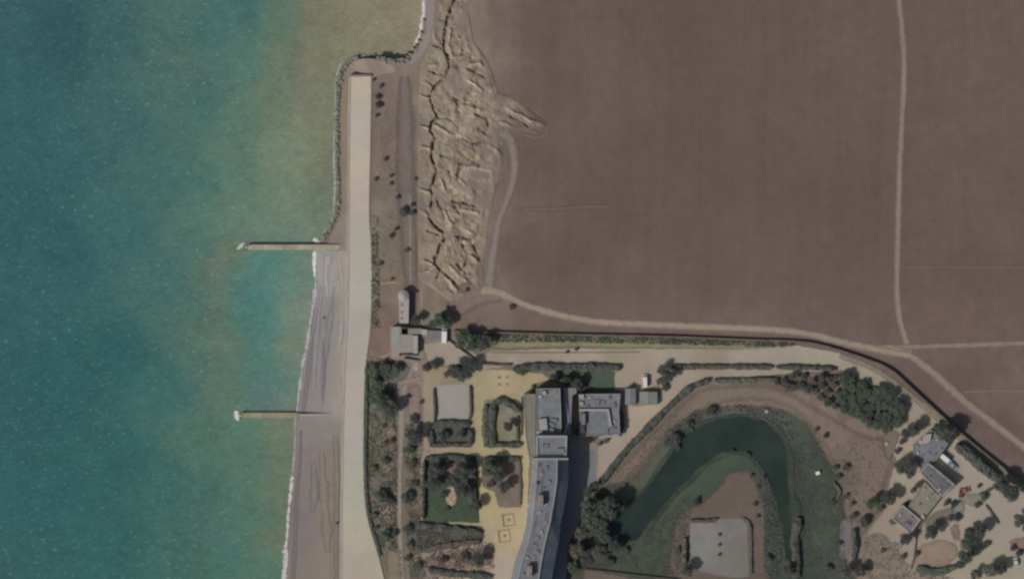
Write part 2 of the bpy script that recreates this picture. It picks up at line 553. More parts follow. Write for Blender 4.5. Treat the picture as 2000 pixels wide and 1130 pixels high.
# ================================================================== SEA
WATER_CPS = [
    (-200, 0, 44, 84, 94), (-200, 900, 35, 81, 89), (20, 40, 51, 94, 96), (20, 200, 48, 94, 96), (20, 400, 46, 92, 94), (20, 600, 48, 94, 96), (20, 800, 43, 91, 93),
    (20, 1000, 43, 93, 94), (20, 1110, 47, 93, 91), (120, 60, 46, 86, 90), (120, 300, 50, 95, 97), (120, 500, 46, 93, 95), (120, 750, 41, 91, 92), (120, 950, 43, 93, 93),
    (230, 60, 58, 98, 98), (230, 250, 58, 99, 98), (230, 450, 56, 100, 100), (230, 700, 43, 93, 93), (230, 900, 45, 95, 93), (230, 1080, 45, 95, 91),
    (330, 60, 72, 108, 100), (330, 180, 70, 108, 101), (330, 350, 66, 106, 100), (330, 550, 64, 106, 101), (330, 750, 57, 103, 99), (330, 950, 57, 103, 97), (330, 1100, 59, 103, 95),
    (400, 60, 66, 108, 104), (400, 200, 68, 108, 101), (400, 360, 72, 112, 102), (390, 480, 72, 110, 101), (385, 600, 72, 110, 101), (390, 700, 74, 110, 99), (390, 850, 73, 109, 95),
    (400, 960, 67, 107, 97), (400, 1100, 67, 107, 95),
    (370, 120, 77, 110, 100), (360, 30, 75, 110, 100), (470, 20, 66, 108, 104), (470, 120, 78, 114, 103), (470, 230, 86, 118, 103), (460, 330, 88, 120, 104), (450, 400, 92, 122, 104),
    (440, 450, 88, 120, 106), (550, 40, 90, 118, 102), (560, 120, 106, 121, 100), (540, 200, 106, 124, 102), (545, 300, 112, 132, 108), (540, 390, 106, 130, 110), (530, 450, 104, 130, 112),
    (620, 30, 124, 122, 94), (620, 120, 128, 124, 96), (610, 220, 124, 128, 100), (610, 320, 120, 132, 102), (610, 400, 112, 128, 104), (640, 320, 118, 122, 98), (600, 450, 112, 132, 114),
    (700, 20, 134, 128, 98), (700, 80, 132, 128, 100), (770, 40, 142, 130, 100), (760, 95, 136, 128, 104), (812, 20, 140, 130, 108),
    (640, 380, 108, 122, 104), (640, 200, 122, 124, 100),
    (432, 520, 98, 116, 97), (420, 600, 96, 114, 97), (424, 680, 92, 113, 97), (455, 492, 104, 119, 97), (465, 545, 80, 118, 108),
    (460, 680, 90, 116, 98), (450, 770, 88, 116, 98),
    (500, 520, 78, 126, 118), (540, 510, 82, 128, 118), (500, 580, 68, 120, 116), (520, 640, 70, 120, 114), (500, 700, 74, 120, 112), (530, 740, 78, 120, 110), (470, 610, 74, 118, 110),
    (560, 560, 96, 130, 118), (570, 620, 110, 134, 118), (560, 700, 100, 126, 110), (590, 530, 106, 132, 116), (595, 600, 124, 138, 122), (575, 680, 120, 132, 110), (560, 780, 104, 124, 110),
    (520, 785, 84, 114, 114), (600, 500, 104, 126, 110),
    (480, 840, 84, 120, 104), (540, 840, 102, 124, 98), (565, 840, 112, 122, 96), (500, 920, 82, 114, 98), (545, 920, 104, 120, 96), (480, 1000, 74, 112, 100), (530, 1000, 84, 114, 98),
    (550, 980, 106, 118, 92), (450, 1080, 70, 110, 100), (520, 1100, 80, 114, 98), (545, 1060, 102, 114, 90), (450, 900, 78, 114, 100),
]
wu = np.concatenate([[-40000, -12000, -5000, -2000, -900], np.arange(-400, 901, 6.0)])
wv = np.concatenate([[-40000, -12000, -5000, -2000, -900], np.arange(-300, 1431, 6.0), [2000, 3500, 7000, 14000, 40000]])
wverts, wfaces, WU, WV = grid_mesh(wu, wv, lambda a, b: 0.12 * (fbm(a / 30, b / 18, 31) - 0.5) * sstep(-380, -300, a))
wm, nt, b = new_mat('sea_water')
at = N(nt, 'ShaderNodeAttribute', attribute_name='tone')
n_big = noise_out(nt, 0.03, 5, stretch=(1.3, 0.8, 1), dist=0.6)
n_mid = noise_out(nt, 0.22, 6, stretch=(1, 1.5, 1), rot=math.radians(-25), rough=0.65)
n_fin = noise_out(nt, 0.9, 4, stretch=(0.6, 1.5, 1), rot=math.radians(-25), rough=0.7)
f = mathn(nt, 'ADD', ramp(nt, n_big, 0.25, 0.75, 0.88, 1.04), ramp(nt, n_mid, 0.3, 0.7, -0.12, 0.12))
f = mathn(nt, 'ADD', f, ramp(nt, n_fin, 0.3, 0.7, -0.13, 0.13))
f = mathn(nt, 'ADD', f, ramp(nt, noise_out(nt, 0.10, 4, stretch=(1, 1.3, 1), dist=0.5), 0.3, 0.7, -0.07, 0.07))
cc = N(nt, 'ShaderNodeCombineColor')
for i in range(3): nt.links.new(f, cc.inputs[i])
col = mixcol(nt, 1.0, at.outputs['Color'], cc.outputs[0], 'MULTIPLY')
# small breaking crests, each a short streak of foam
cap = noise_out(nt, 0.68, 2, stretch=(0.75, 1.15, 1), rot=math.radians(-24), rough=0.5)
capm = noise_out(nt, 0.02, 3)
cf = mathn(nt, 'MULTIPLY', ramp(nt, cap, 0.60, 0.76, 0, 0.24), ramp(nt, capm, 0.35, 0.6, 0.45, 1.0), clamp=True)
col = mixcol(nt, cf, col, alb((168, 188, 186)))
nt.links.new(col, b.inputs['Base Color'])
b.inputs['Roughness'].default_value = 0.35
b.inputs['Specular IOR Level'].default_value = 0.35
bp = N(nt, 'ShaderNodeBump'); bp.inputs['Strength'].default_value = 0.5; bp.inputs['Distance'].default_value = 0.35
nt.links.new(n_fin, bp.inputs['Height']); nt.links.new(bp.outputs[0], b.inputs['Normal'])
wcol = idw(WU, WV, WATER_CPS, 5.0, 1500.0)
warm = sstep(80, 125, wcol[:, 0])[:, None] * 0.22
wcol = wcol * .95 + .05 * wcol.mean(-1)[:, None]
wcol = wcol * (1 - warm) + warm * np.array([0.96, 1.0, 0.92]) * wcol.mean(-1)[:, None]
sea = mesh_np('sea', wverts, wfaces, wm, tone=alb(wcol), smooth=True)
sea['kind'] = 'structure'

# ================================================================== BEACH, PROMENADE
M_BEACH = ground_mat('beach_shingle', var=0.06, tint=(122, 114, 112), tint_amt=0.35, fine=1.0, bump=0.4)
BEACH_CPS = [(640, 500, 145, 143, 139), (660, 520, 147, 140, 135), (640, 560, 141, 139, 137), (670, 600, 153, 143, 134), (640, 650, 131, 128, 129), (612, 640, 119, 117, 119),
    (655, 600, 125, 124, 125), (670, 720, 151, 142, 133), (640, 720, 133, 129, 127), (605, 760, 129, 123, 123), (660, 790, 145, 138, 131), (620, 790, 133, 126, 125),
    (610, 840, 123, 118, 117), (650, 840, 127, 120, 116), (600, 900, 120, 111, 109), (640, 900, 122, 114, 108), (660, 940, 120, 111, 103), (600, 980, 120, 111, 105), (640, 1000, 124, 114, 105),
    (590, 1060, 116, 109, 108), (640, 1080, 128, 118, 106), (600, 1130, 120, 112, 105), (650, 1130, 128, 119, 107), (580, 1000, 110, 105, 107)]
beach_poly = [(612, 484), (680, 482), (682, 560), (681, 640), (677, 700), (674, 800), (672, 900), (671, 1000), (671, 1300), (540, 1300), (548, 1130), (552, 1060), (557, 1000),
              (564, 950), (570, 900), (571, 850), (572, 812), (577, 780), (584, 720), (594, 660), (605, 600), (611, 560), (609, 520)]
sheet('beach', beach_poly, M_BEACH, None, off=0.05, jit=1.0, cps=BEACH_CPS)
M_STREAK = ground_mat('wet_shingle', var=0.06, soft=True, fine=1.1)
for ln, w_, t_, o_ in (([(618, 640), (606, 700), (598, 760), (592, 803)], [5, 12, 10, 6], (116, 112, 117), .10), ([(652, 560), (648, 600), (640, 660), (632, 720), (630, 790)], [4, 12, 14, 12, 6], (128, 123, 125), .10),
                       ([(628, 560), (622, 620), (616, 680), (612, 760)], [6, 10, 12, 8], (136, 131, 134), .12), ([(662, 500), (668, 560), (666, 640), (660, 700), (664, 780)], [10, 6, 8, 7, 5], (154, 144, 139), .12),
                       ([(640, 500), (636, 540), (640, 580)], [16, 14, 6], (150, 146, 147), .12), ([(630, 660), (634, 720), (630, 780)], [3, 7, 4], (114, 110, 113), .14),
                       ([(588, 840), (586, 900), (580, 960), (577, 1040), (572, 1140)], [6, 8, 8, 9, 10], (108, 103, 105), .10), ([(628, 880), (632, 960), (636, 1000), (640, 1080)], [10, 20, 22, 16], (124, 115, 106), .10),
                       ([(612, 900), (614, 960), (610, 1000)], [8, 22, 10], (118, 114, 110), .12), ([(655, 850), (658, 930), (656, 1060), (658, 1180)], [10, 14, 12, 12], (122, 115, 105), .12),
                       ([(625, 950), (632, 1000), (638, 1050)], [2, 5, 3], (132, 119, 108), .14)):
    ribbon('shingle_bank', ln, w_, M_STREAK, t_, off=o_, wn_=.4)
# northern cove beach behind the surf and the made ground round the end of the sea wall
sheet('cove_beach', [(830, -60), (848, -60), (846, 40), (838, 80), (830, 100), (815, 118), (790, 128), (770, 122), (795, 108), (808, 96), (822, 70), (829, 30)],
      M_BEACH, (128, 119, 118), off=0.08, jit=1.0)
M_APRON = ground_mat('worn_concrete', var=0.10, tint=(112, 98, 88), tint_amt=0.5, fine=1.0)
sheet('concrete_apron', [(676, 146), (678, 132), (694, 120), (716, 115), (750, 120), (772, 132), (768, 142), (738, 146), (728, 158), (727, 149)], M_APRON, (136, 124, 114), off=0.10, jit=0.8)
sheet('foreshore_path', [(664, 160), (682, 150), (681, 300), (679, 470), (650, 470), (662, 440), (668, 400), (667, 300), (665, 220)], M_APRON, (122, 112, 100), off=0.06, jit=1.5)
sheet('upper_foreshore', [(640, 474), (655, 445), (668, 420), (681, 425), (682, 486), (616, 484), (622, 478)], M_APRON, (132, 121, 116), off=0.07, jit=1.0)

pr = [(725, 150), (724.5, 200), (723, 300), (721, 420), (725, 480), (726, 560), (723, 640), (717, 690), (712, 740), (710, 820), (709.5, 900), (711, 960), (717, 1010), (728, 1050), (740, 1090),
      (750, 1130), (765, 1200), (780, 1300)]
pl = [(684, 150), (682.5, 230), (681.5, 320), (680.5, 450), (680.5, 560), (678, 640), (674, 700), (671, 800), (669, 900), (667.5, 1000), (667, 1130), (667, 1300)]
prc = catmull(pr, False, 8); plc = catmull(pl, False, 8)
prom_poly = [tuple(p) for p in prc] + [tuple(p) for p in plc[::-1]]
ZP = 2.75
PROM_CPS = [(700, 160, 178, 167, 150), (700, 230, 174, 165, 154), (705, 290, 172, 164, 152), (700, 320, 178, 164, 146), (700, 370, 172, 160, 150), (700, 450, 166, 159, 149),
    (705, 520, 165, 160, 150), (700, 570, 168, 164, 157), (700, 640, 160, 156, 148), (700, 690, 162, 156, 148), (692, 760, 170, 160, 154), (690, 850, 166, 160, 153), (690, 930, 164, 161, 148),
    (692, 1000, 164, 162, 147), (700, 1060, 168, 160, 146), (700, 1110, 164, 154, 141)]
M_PROM = ground_mat('promenade_concrete', var=0.055, fine=1.3, bump=0.15)
sheet('promenade', prom_poly, M_PROM, None, off=ZP, zf=lambda a, b_: a * 0, smooth=False, jit=0, step=9, cps=PROM_CPS)
# retaining face of the sea wall, with a rounded kerb along both edges: one thing with its parts
sw = thing('sea_wall', 'long pale concrete sea wall carrying the promenade between beach and cliff foot', 'sea wall', P(675, 640, 0))
sworg = P(675, 640, 0)
def wall_strip(name, line, off_in, width, z0, z1, mat, parent, org, sgn=1):
    pts = np.array(catmull(line, False, 8.0))
    t = np.gradient(pts, axis=0); t /= np.linalg.norm(t, axis=1)[:, None] + 1e-9
    nrm = np.stack([-t[:, 1], t[:, 0]], -1) * sgn
    m = MB()
    for i in range(len(pts) - 1):
        a0 = pts[i] + nrm[i] * off_in; a1 = pts[i] + nrm[i] * (off_in + width)
        b0 = pts[i + 1] + nrm[i + 1] * off_in; b1 = pts[i + 1] + nrm[i + 1] * (off_in + width)
        zz1 = z1 if np.isscalar(z1) else None
        if zz1 is None:
            h0 = Hf(*pts[i]); zz0 = h0 + z0; zz1 = [h0 + z1[0]] * 4
        else: zz0 = z0
        zt = zz1 if np.isscalar(zz1) else zz1[0]
        m.prism([P(*a0, zt)[:2], P(*b0, zt)[:2], P(*b1, zt)[:2], P(*a1, zt)[:2]], zz0, zt)
    return m.build(name, mat, parent, org)
wall_strip('wall_face', pl, 0.0, 3.0, -1.5, ZP - 0.02, M_CONC, sw, sworg, sgn=1)
wall_strip('kerb', pl, -1.0, 2.0, ZP - 0.4, ZP + 0.14, M_CONC, sw, sworg, sgn=1)
wall_strip('kerb', pr, -1.0, 2.0, ZP - 1.2, ZP + 0.12, flat_mat('kerb_stone', (140, 134, 122)), sw, sworg, sgn=1)
m = MB(); m.prism(wpoly([(683, 146), (726, 146), (726, 150), (683, 150)], ZP), 0, ZP + 0.9)
m.build('end_wall', flat_mat('end_wall_concrete', (120, 108, 96)), sw, sworg)

# ------------------------------------------------------------------ groynes
def groyne(u0, u1, v, w, label, tone, zt=1.2, foot=None):
    org = P((u0 + u1) / 2, v, 0)
    t = thing('groyne', label, 'groyne', org)
    mt = flat_mat('groyne_concrete', tone, var=0.2)
    # deck of cast sections, each a block of its own
    x = u0; k = 0
    while x < u1 - 1:
        x2 = min(u1, x + 14)
        m = MB()
        zt_ = zt + 0.05 * random.random()
        m.prism(wpoly([(x + .2, v - w / 2), (x2 - .2, v - w / 2), (x2 - .2, v + w / 2), (x + .2, v + w / 2)], zt_), -4, zt_)
        o = m.build('deck_block', mt, t, org)
        x = x2
    m = MB(); m.prism(wpoly([(u0, v - w / 2 - 1.6), (u1, v - w / 2 - 1.6), (u1, v - w / 2), (u0, v - w / 2)], zt), -4, zt + 0.35)
    m.build('parapet', flat_mat('groyne_parapet', (124, 112, 94), var=0.2), t, org)
    m = MB(); m.prism(wpoly([(u0 - 5, v - w / 2 - 2), (u0, v - w / 2 - 2), (u0, v + w / 2 + 2), (u0 - 5, v + w / 2 + 2)], 0.2), -4, 0.25)
    m.build('toe_block', flat_mat('weedy_concrete', (92, 92, 72), var=0.3), t, org)
    m = MB(); m.cyl(*P(u0 - 2, v, 0)[:2], 0, 3.0, 0.12); m.cyl(*P(u0 - 2, v, 0)[:2], 3.0, 3.4, 0.35, 0.1)
    m.build('marker_post', M_WHITE, t, org)
groyne(484, 664, 483, 9, 'longer northern concrete groyne joining the promenade, pale deck running out into the sea', (154, 145, 131))
groyne(472, 582, 811, 9, 'shorter southern groyne with a yellowish deck, sea on both sides of it', (138, 130, 108), zt=0.8)
m = MB(); m.prism(wpoly([(582, 808), (662, 806), (662, 809), (582, 811)], 1.2), -1, 2.0)
gb = m.build('beach_groyne', M_CONC, None, org=P(620, 808, 0)); tag(gb, 'thin low concrete groyne line crossing the grey beach to the promenade', 'groyne')

# ------------------------------------------------------------------ rock armour along the outer sea wall
def rocks(name, lines, per, size, spread, label, zf=None, seed=1):
    r = np.random.default_rng(seed)
    V = []; F = []
    ico = bmesh.new(); bmesh.ops.create_icosphere(ico, subdivisions=1, radius=1.0)
    iv = np.array([v.co[:] for v in ico.verts]); ifc = [[v.index for v in f.verts] for f in ico.faces]; ico.free()
    for ln in lines:
        pts = np.array(catmull(ln, False, per))
        for p in pts:
            for k in range(3):
                q = p + r.normal(0, spread, 2)
                s = size * r.uniform(0.5, 1.25)
                w = iv * (np.array([1, r.uniform(.6, 1), r.uniform(.5, .9)]) * s) * r.uniform(0.75, 1.2, (len(iv), 1))
                a = r.uniform(0, 6.28); c, d = math.cos(a), math.sin(a)
                w = np.stack([w[:, 0] * c - w[:, 1] * d, w[:, 0] * d + w[:, 1] * c, w[:, 2]], -1)
                z = max(Hf(*q), -0.6) + s * 0.25
                b0 = len(V); V += (w + np.array(P(q[0], q[1], z))).tolist()
                F += [[i + b0 for i in f] for f in ifc]
    o = mesh_np(name, V, F, M_ROCK, org=None)
    tag(o, label, 'rocks', kind='stuff'); return o
rocks('rock_armour', [[(798, 118), (780, 124), (760, 118), (742, 110), (718, 106), (698, 110), (680, 122), (668, 138), (662, 160), (660, 200), (658, 260), (658, 330), (660, 380), (655, 420), (643, 448), (630, 468)]],
      3.5, 0.8, 2.0, 'dark boulders piled along the sea edge round the end of the promenade', seed=4)

# ------------------------------------------------------------------ surf
M_FOAM = ground_mat('foam', var=0.06, fine=1.0, bump=0.2, lace=0.75, rough=0.7)
zw = lambda a, b_: np.zeros_like(a)
def foam(line, w, tone=(196, 196, 192), off=0.10, zf=zw, lab='white surf'):
    o = ribbon('surf_foam', line, w, M_FOAM, tone, off=off, zf=zf, kind=None, wn_=0.7, seed=int(line[0][1]) % 50)
    tag(o, lab, 'surf', kind='stuff'); return o
foam([(830, -60), (829, 0), (827, 40), (820, 70), (810, 92), (801, 108)], [15, 15, 16, 18, 14, 6], (190, 190, 194), lab='bright white surf line breaking on the northern cove beach', off=0.2)
foam([(803, 106), (790, 114), (778, 120)], [5, 6, 3], (172, 168, 166), off=0.5, lab='thin surf thread at the corner of the cove')
foam([(668, 122), (660, 140), (656, 160), (655, 200), (653, 260), (652, 320), (655, 350), (652, 400), (650, 425)], [3, 6, 7, 3, 4, 5, 6, 4, 3], (150, 153, 150), lab='broken white wash along the rock armour of the sea wall')
foam([(650, 425), (638, 445), (630, 455)], [4, 4, 3], (160, 166, 160), lab='faint wash in the bend of the rock armour')
foam([(612, 466), (620, 471), (628, 474)], [7, 10, 4], (196, 196, 192), lab='splash of white water against the north side of the longer groyne')
foam([(615, 490), (614, 505), (614, 520), (615, 540)], [9, 8, 7, 4], (206, 206, 204), off=0.35, lab='short white surf streak just south of the longer groyne')
foam([(617, 550), (613, 590), (606, 630), (598, 680), (590, 720), (585, 760), (580, 806)], [7, 9, 6, 6, 7, 6, 6], (168, 165, 166), off=0.30, lab='pale surf line along the beach between the two groynes')
foam([(577, 816), (577, 850), (574, 900), (570, 935)], [5, 4, 5, 8], (150, 146, 142), off=0.30, lab='faint surf line on the beach south of the shorter groyne')
foam([(571, 930), (566, 975), (563, 1010), (561, 1040), (558, 1080), (554, 1140), (552, 1200)], [8, 9, 10, 11, 10, 14, 14], (184, 180, 178), off=0.32, lab='broad white surf on the southern beach')
foam([(478, 474), (470, 480), (464, 487)], [4, 9, 4], (172, 180, 170), lab='white water at the seaward tip of the longer groyne')
foam([(463, 802), (461, 810), (466, 820)], [6, 12, 6], (188, 194, 186), lab='white water at the seaward tip of the shorter groyne')

# ================================================================== ERODED CLIFF
TR = [  # (depth, width, line) : steep runnels
    (2.6, 2.3, [(888, -40), (886, 0), (881, 16), (873, 36), (869, 60), (866, 90), (874, 108), (877, 130), (871, 148), (848, 170), (838, 190), (846, 210), (854, 228)]),
    (1.8, 1.8, [(853, 34), (870, 42)]), (2.0, 1.9, [(834, 82), (848, 90), (866, 94)]), (1.8, 1.9, [(837, 138), (853, 144), (871, 146)]), (1.8, 2, [(828, 155), (838, 160), (848, 170)]),
    (2.4, 2.3, [(854, 228), (842, 240), (840, 256), (848, 268), (844, 290), (842, 305), (854, 333), (846, 350), (841, 370), (845, 388), (842, 402)]),
    (1.8, 2.2, [(854, 228), (872, 230), (888, 242)]), (1.6, 3.0, [(862, 302), (874, 306)]), (1.8, 2.2, [(875, 333), (882, 354)]), (1.7, 2.5, [(893, 342), (899, 320), (915, 313), (936, 320)]),
    (2.0, 3.0, [(928, 222), (950, 232), (952, 242)]), (2.2, 3.2, [(933, 250), (955, 262)]), (2.2, 3.0, [(913, 134), (930, 142), (946, 150)]), (2.3, 2.6, [(983, 218), (1005, 230), (1032, 247)]),
    (1.6, 2.6, [(886, 392), (910, 397), (928, 402)]), (1.4, 2.5, [(856, 392), (870, 424)]), (1.4, 2.6, [(888, 402), (900, 420)]),
    (2.3, 2.4, [(838, 424), (848, 438), (864, 452), (868, 466), (858, 482), (850, 500), (848, 512), (862, 528), (882, 548), (902, 562), (914, 570)]),
    (2.0, 3.0, [(892, 458), (912, 466), (930, 458), (938, 448)]), (2.1, 3.0, [(904, 478), (916, 505), (906, 520)]), (1.9, 3.0, [(895, 515), (912, 540), (920, 560)]),
    (1.5, 2.4, [(836, 450), (860, 458)]), (1.4, 2.2, [(862, 528), (850, 545)]), (1.3, 2.4, [(905, 270), (925, 280), (945, 275)]), (1.3, 2.4, [(950, 205), (975, 215), (990, 225)]),
    (1.4, 2.5, [(885, 190), (905, 200), (930, 205)]), (1.3, 3.0, [(900, 70), (908, 90), (905, 105)]), (1.2, 2.4, [(925, 480), (935, 495), (940, 520)]),
]
RI = [  # (height, width, line) : bare spurs
    (1.6, 2.6, [(820, 187), (836, 191)]), (1.6, 2.6, [(820, 246), (838, 250)]), (1.4, 3, [(824, 286), (838, 292)]), (1.4, 3, [(816, 368), (836, 376)]), (1.4, 3, [(818, 410), (836, 420)]),
    (1.8, 2.6, [(815, 535), (838, 527), (852, 518)]), (1.4, 2.6, [(828, 508), (844, 516)]), (1.8, 3.2, [(990, 212), (1020, 226), (1062, 244)]), (1.4, 3.2, [(980, 238), (1000, 248), (1020, 250)]),
    (1.7, 3.5, [(900, 335), (910, 326), (935, 328), (960, 332)]), (1.5, 3.5, [(955, 284), (968, 292), (976, 302)]), (1.4, 4, [(906, 410), (930, 416)]), (1.5, 3.5, [(914, 156), (928, 168), (942, 178)]),
    (1.5, 4, [(920, 126), (938, 124), (948, 134)]), (1.3, 4, [(880, 60), (876, 90), (884, 112)]), (1.3, 3, [(868, 412), (874, 428), (882, 436)]), (1.3, 3, [(905, 446), (922, 456)]),
    (1.3, 3.4, [(872, 540), (892, 566)]), (1.4, 3, [(918, 500), (932, 510)]), (1.2, 4, [(846, 60), (850, 78)]), (1.3, 4, [(925, 210), (940, 218), (965, 222)]), (1.2, 3, [(898, 350), (906, 360)]),
    (1.3, 3.5, [(850, 245), (868, 255), (880, 262)]), (1.2, 3, [(862, 350), (868, 368)]), (1.3, 3, [(880, 520), (895, 536), (908, 548)]), (1.2, 3.2, [(840, 130), (850, 128)]),
]
def cliff():
    us_ = np.arange(806, 1096, 1.6); vs_ = np.arange(-90, 602, 1.6)
    U, V = np.meshgrid(us_, vs_)
    # warp the coordinates a little so that no drawn line stays straight
    WUx = U + 7 * (fbm(U / 14, V / 14, 61) - .5); WVx = V + 7 * (fbm(U / 14 + 9, V / 14, 71) - .5)
    ins = inside(U, V, CLIFF); d = seg_dist(U, V, CLIFF)
    sd = np.where(ins, d, -d)
    sdn = sd + 26 * (fbm(U / 18, V / 18, 21) - .5) * sstep(0, 14, sd)
    w = sstep(-3, 16, sdn) * (1 - .55 * sstep(.5, .62, fbm(U / 30 + 7, V / 30, 91)) * sstep(862, 885, U))
    rid = 1 - np.abs(2 * fbm(WUx / 22 + 3, WVx / 30, 41, 4) - 1)
    wl = 0.35 + 0.65 * sstep(840, 880, U)
    rel = wl * 1.05 * (sstep(.15, .85, fbm(WUx / 17, WVx / 23, 41, 4)) - .45) * 1.6 + 0.4 * (fbm(U / 5, V / 5, 51, 3) - .5)
    cut = np.zeros_like(U); up = np.zeros_like(U)
    for dep, wd, ln in TR:
        dd = seg_dist(WUx, WVx, ln, False)
        brk = .35 + .9 * sstep(.38, .58, fbm(U / 9, V / 9, int(dep * 10)))
        cut = np.maximum(cut, brk * (dep * .75 if wd < 2.45 else dep * .6) * np.exp(-(dd / (wd * .98)) ** 2))
    for hgt, wd, ln in RI:
        dd = seg_dist(WUx, WVx, ln, False)
        up = np.maximum(up, hgt * .8 * np.exp(-(dd / wd) ** 2))
    rel = rel + up * 0.9 - cut
    calm = .45 * sstep(900, 985, U)
    for (a_, b_, r_) in ((884, 160, 26), (925, 350, 26), (940, 388, 20), (905, 50, 22)):
        calm = np.maximum(calm, np.exp(-((U - a_) ** 2 + (V - b_) ** 2) / r_ ** 2))
    Z = H(U, V) + w * rel * (1 - .8 * calm) + 0.22 * sstep(0, 4, sd) - 0.9 * sstep(1.5, -5, sd)
    k = (HC - Z) / HC
    verts = np.stack([((U - 1000) * S * k).ravel(), (-(V - 565) * S * k).ravel(), Z.ravel()], -1)
    n, m_ = len(us_), len(vs_)
    i = (np.arange(n - 1)[None, :] + n * np.arange(m_ - 1)[:, None])
    keep = (sd[:-1, :-1] > -5)
    i = i[keep]
    faces = np.stack([i, i + n, i + n + 1, i + 1], -1)
    calm0 = calm
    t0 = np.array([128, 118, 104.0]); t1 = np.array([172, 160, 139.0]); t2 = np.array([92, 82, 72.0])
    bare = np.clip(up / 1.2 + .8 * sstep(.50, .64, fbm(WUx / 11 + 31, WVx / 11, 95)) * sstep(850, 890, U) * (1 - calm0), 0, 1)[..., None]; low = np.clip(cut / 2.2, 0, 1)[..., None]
    mv = np.zeros_like(U)
    for (a_, b_, r_) in ((884, 160, 26), (925, 350, 30), (940, 385, 24), (905, 60, 22), (945, 60, 26), (860, 470, 14), (925, 590, 20), (900, 120, 18), (955, 150, 20), (945, 500, 18), (880, 575, 18)):
        mv = np.maximum(mv, np.exp(-((U - a_) ** 2 + (V - b_) ** 2) / r_ ** 2))
    patch = np.clip(sstep(.45, .62, fbm(U / 20, V / 20, 81)) * .6 + mv, 0, 1)[..., None]
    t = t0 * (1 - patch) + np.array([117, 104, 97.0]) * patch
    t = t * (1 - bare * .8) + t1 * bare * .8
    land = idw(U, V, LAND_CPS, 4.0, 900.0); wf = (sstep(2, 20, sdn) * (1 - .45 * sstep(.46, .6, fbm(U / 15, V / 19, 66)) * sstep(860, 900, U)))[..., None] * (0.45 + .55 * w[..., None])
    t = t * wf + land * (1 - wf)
    t = t * (1 - low * .55) + t2 * low * .55  # runnel shade also put into the colour, growing with depth of cut
    used = np.unique(faces); remap = -np.ones(len(verts), int); remap[used] = np.arange(len(used))
    mt = ground_mat('eroded_clay', var=0.10, tint=(146, 136, 116), tint_amt=0.5, fine=1.2, bump=0.6)
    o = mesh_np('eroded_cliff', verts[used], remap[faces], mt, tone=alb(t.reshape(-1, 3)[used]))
    o['kind'] = 'structure'
cliff()

# ================================================================== TRACKS AND PATHS
M_TRACK = ground_mat('track_dirt', var=0.06, soft=True, fine=1.0)
M_SOFT = ground_mat('soft_ground', var=0.12, soft=True, fine=1.0, tint=(104, 96, 84), tint_amt=0.3)
M_HARD = ground_mat('packed_ground', var=0.07, fine=1.0)
TT = (136, 123, 114)
ribbon('field_track', [(1755, -60), (1756, 0), (1762, 60), (1766, 130), (1762, 230), (1757, 330), (1754, 450), (1752, 560), (1757, 620), (1768, 660), (1778, 690)], 15, M_TRACK, (134, 119, 110))
ribbon('diagonal_track', [(1735, 676), (1780, 696), (1830, 734), (1880, 780), (1940, 826), (2000, 872), (2080, 930)], [12, 20, 22, 18, 18, 18, 18], M_TRACK, (134, 121, 112), off=0.16)
ribbon('eastern_track', [(1690, 678), (1770, 677), (1900, 673), (2080, 667)], 13, M_TRACK, (128, 114, 105), off=0.14)
ribbon('cliff_top_path', [(940, 566), (975, 572), (1040, 600), (1150, 626), (1280, 634), (1400, 639), (1500, 643), (1580, 652), (1650, 669), (1720, 684), (1778, 694)], [26, 16, 16, 17, 17, 17, 17, 17, 17, 17, 14], M_TRACK, (140, 128, 116), off=0.2)
ribbon('gully_path', [(975, 262), (993, 268), (1003, 300), (1003, 340), (992, 385), (975, 430), (963, 490), (956, 540), (952, 566)], [26, 24, 20, 18, 17, 18, 20, 24, 34], M_TRACK, (124, 113, 108), off=0.18)
ribbon('faint_track', [(1000, 410), (1080, 408), (1150, 404), (1190, 404)], 9, M_TRACK, (106, 93, 87), off=0.1)
ribbon('faint_track', [(1765, 521), (1850, 521), (2080, 523)], 7, M_TRACK, (109, 96, 90), off=0.1)
ribbon('faint_track', [(1020, 262), (1050, 270), (1068, 258), (1062, 246)], 8, M_TRACK, (112, 100, 94), off=0.1)
ribbon('faint_track', [(1880, 765), (1940, 763), (2080, 764)], 6, M_TRACK, (118, 105, 98), off=0.1)
ribbon('faint_track', [(908, 20), (915, 60), (925, 100), (945, 130)], 14, M_TRACK, (118, 106, 98), off=0.1)
sheet('bare_patch', [(885, 560), (930, 545), (965, 560), (985, 590), (940, 600), (900, 620), (870, 600)], M_SOFT, (118, 105, 98), off=0.10, softw=12)
# old carriageway behind the promenade
ribbon('old_carriageway', [(790, 150), (791, 200), (792, 320), (796, 420), (800, 500), (803, 560), (804, 640)], [22, 40, 42, 42, 36, 30, 22], M_SOFT, (110, 100, 96), off=0.1)
ribbon('carriageway_edge', [(818, 130), (817, 300), (818, 480), (820, 640)], 5, M_TRACK, (124, 108, 98), off=0.14)
ribbon('carriageway_edge', [(801, 380), (801, 480), (802, 560)], 4, M_TRACK, (134, 122, 116), off=0.17)
ribbon('stepping_path', [(724, 551), (750, 553), (778, 551)], 6, M_TRACK, (150, 128, 106), off=0.14)
ribbon('terrace_edge_path', [(716, 699), (740, 698), (758, 692), (772, 686)], 5, M_TRACK, (146, 130, 120), off=0.14)
ribbon('cliff_foot_path', [(822, 560), (823, 600), (824, 628), (836, 642)], 6, M_TRACK, (144, 130, 116), off=0.14)

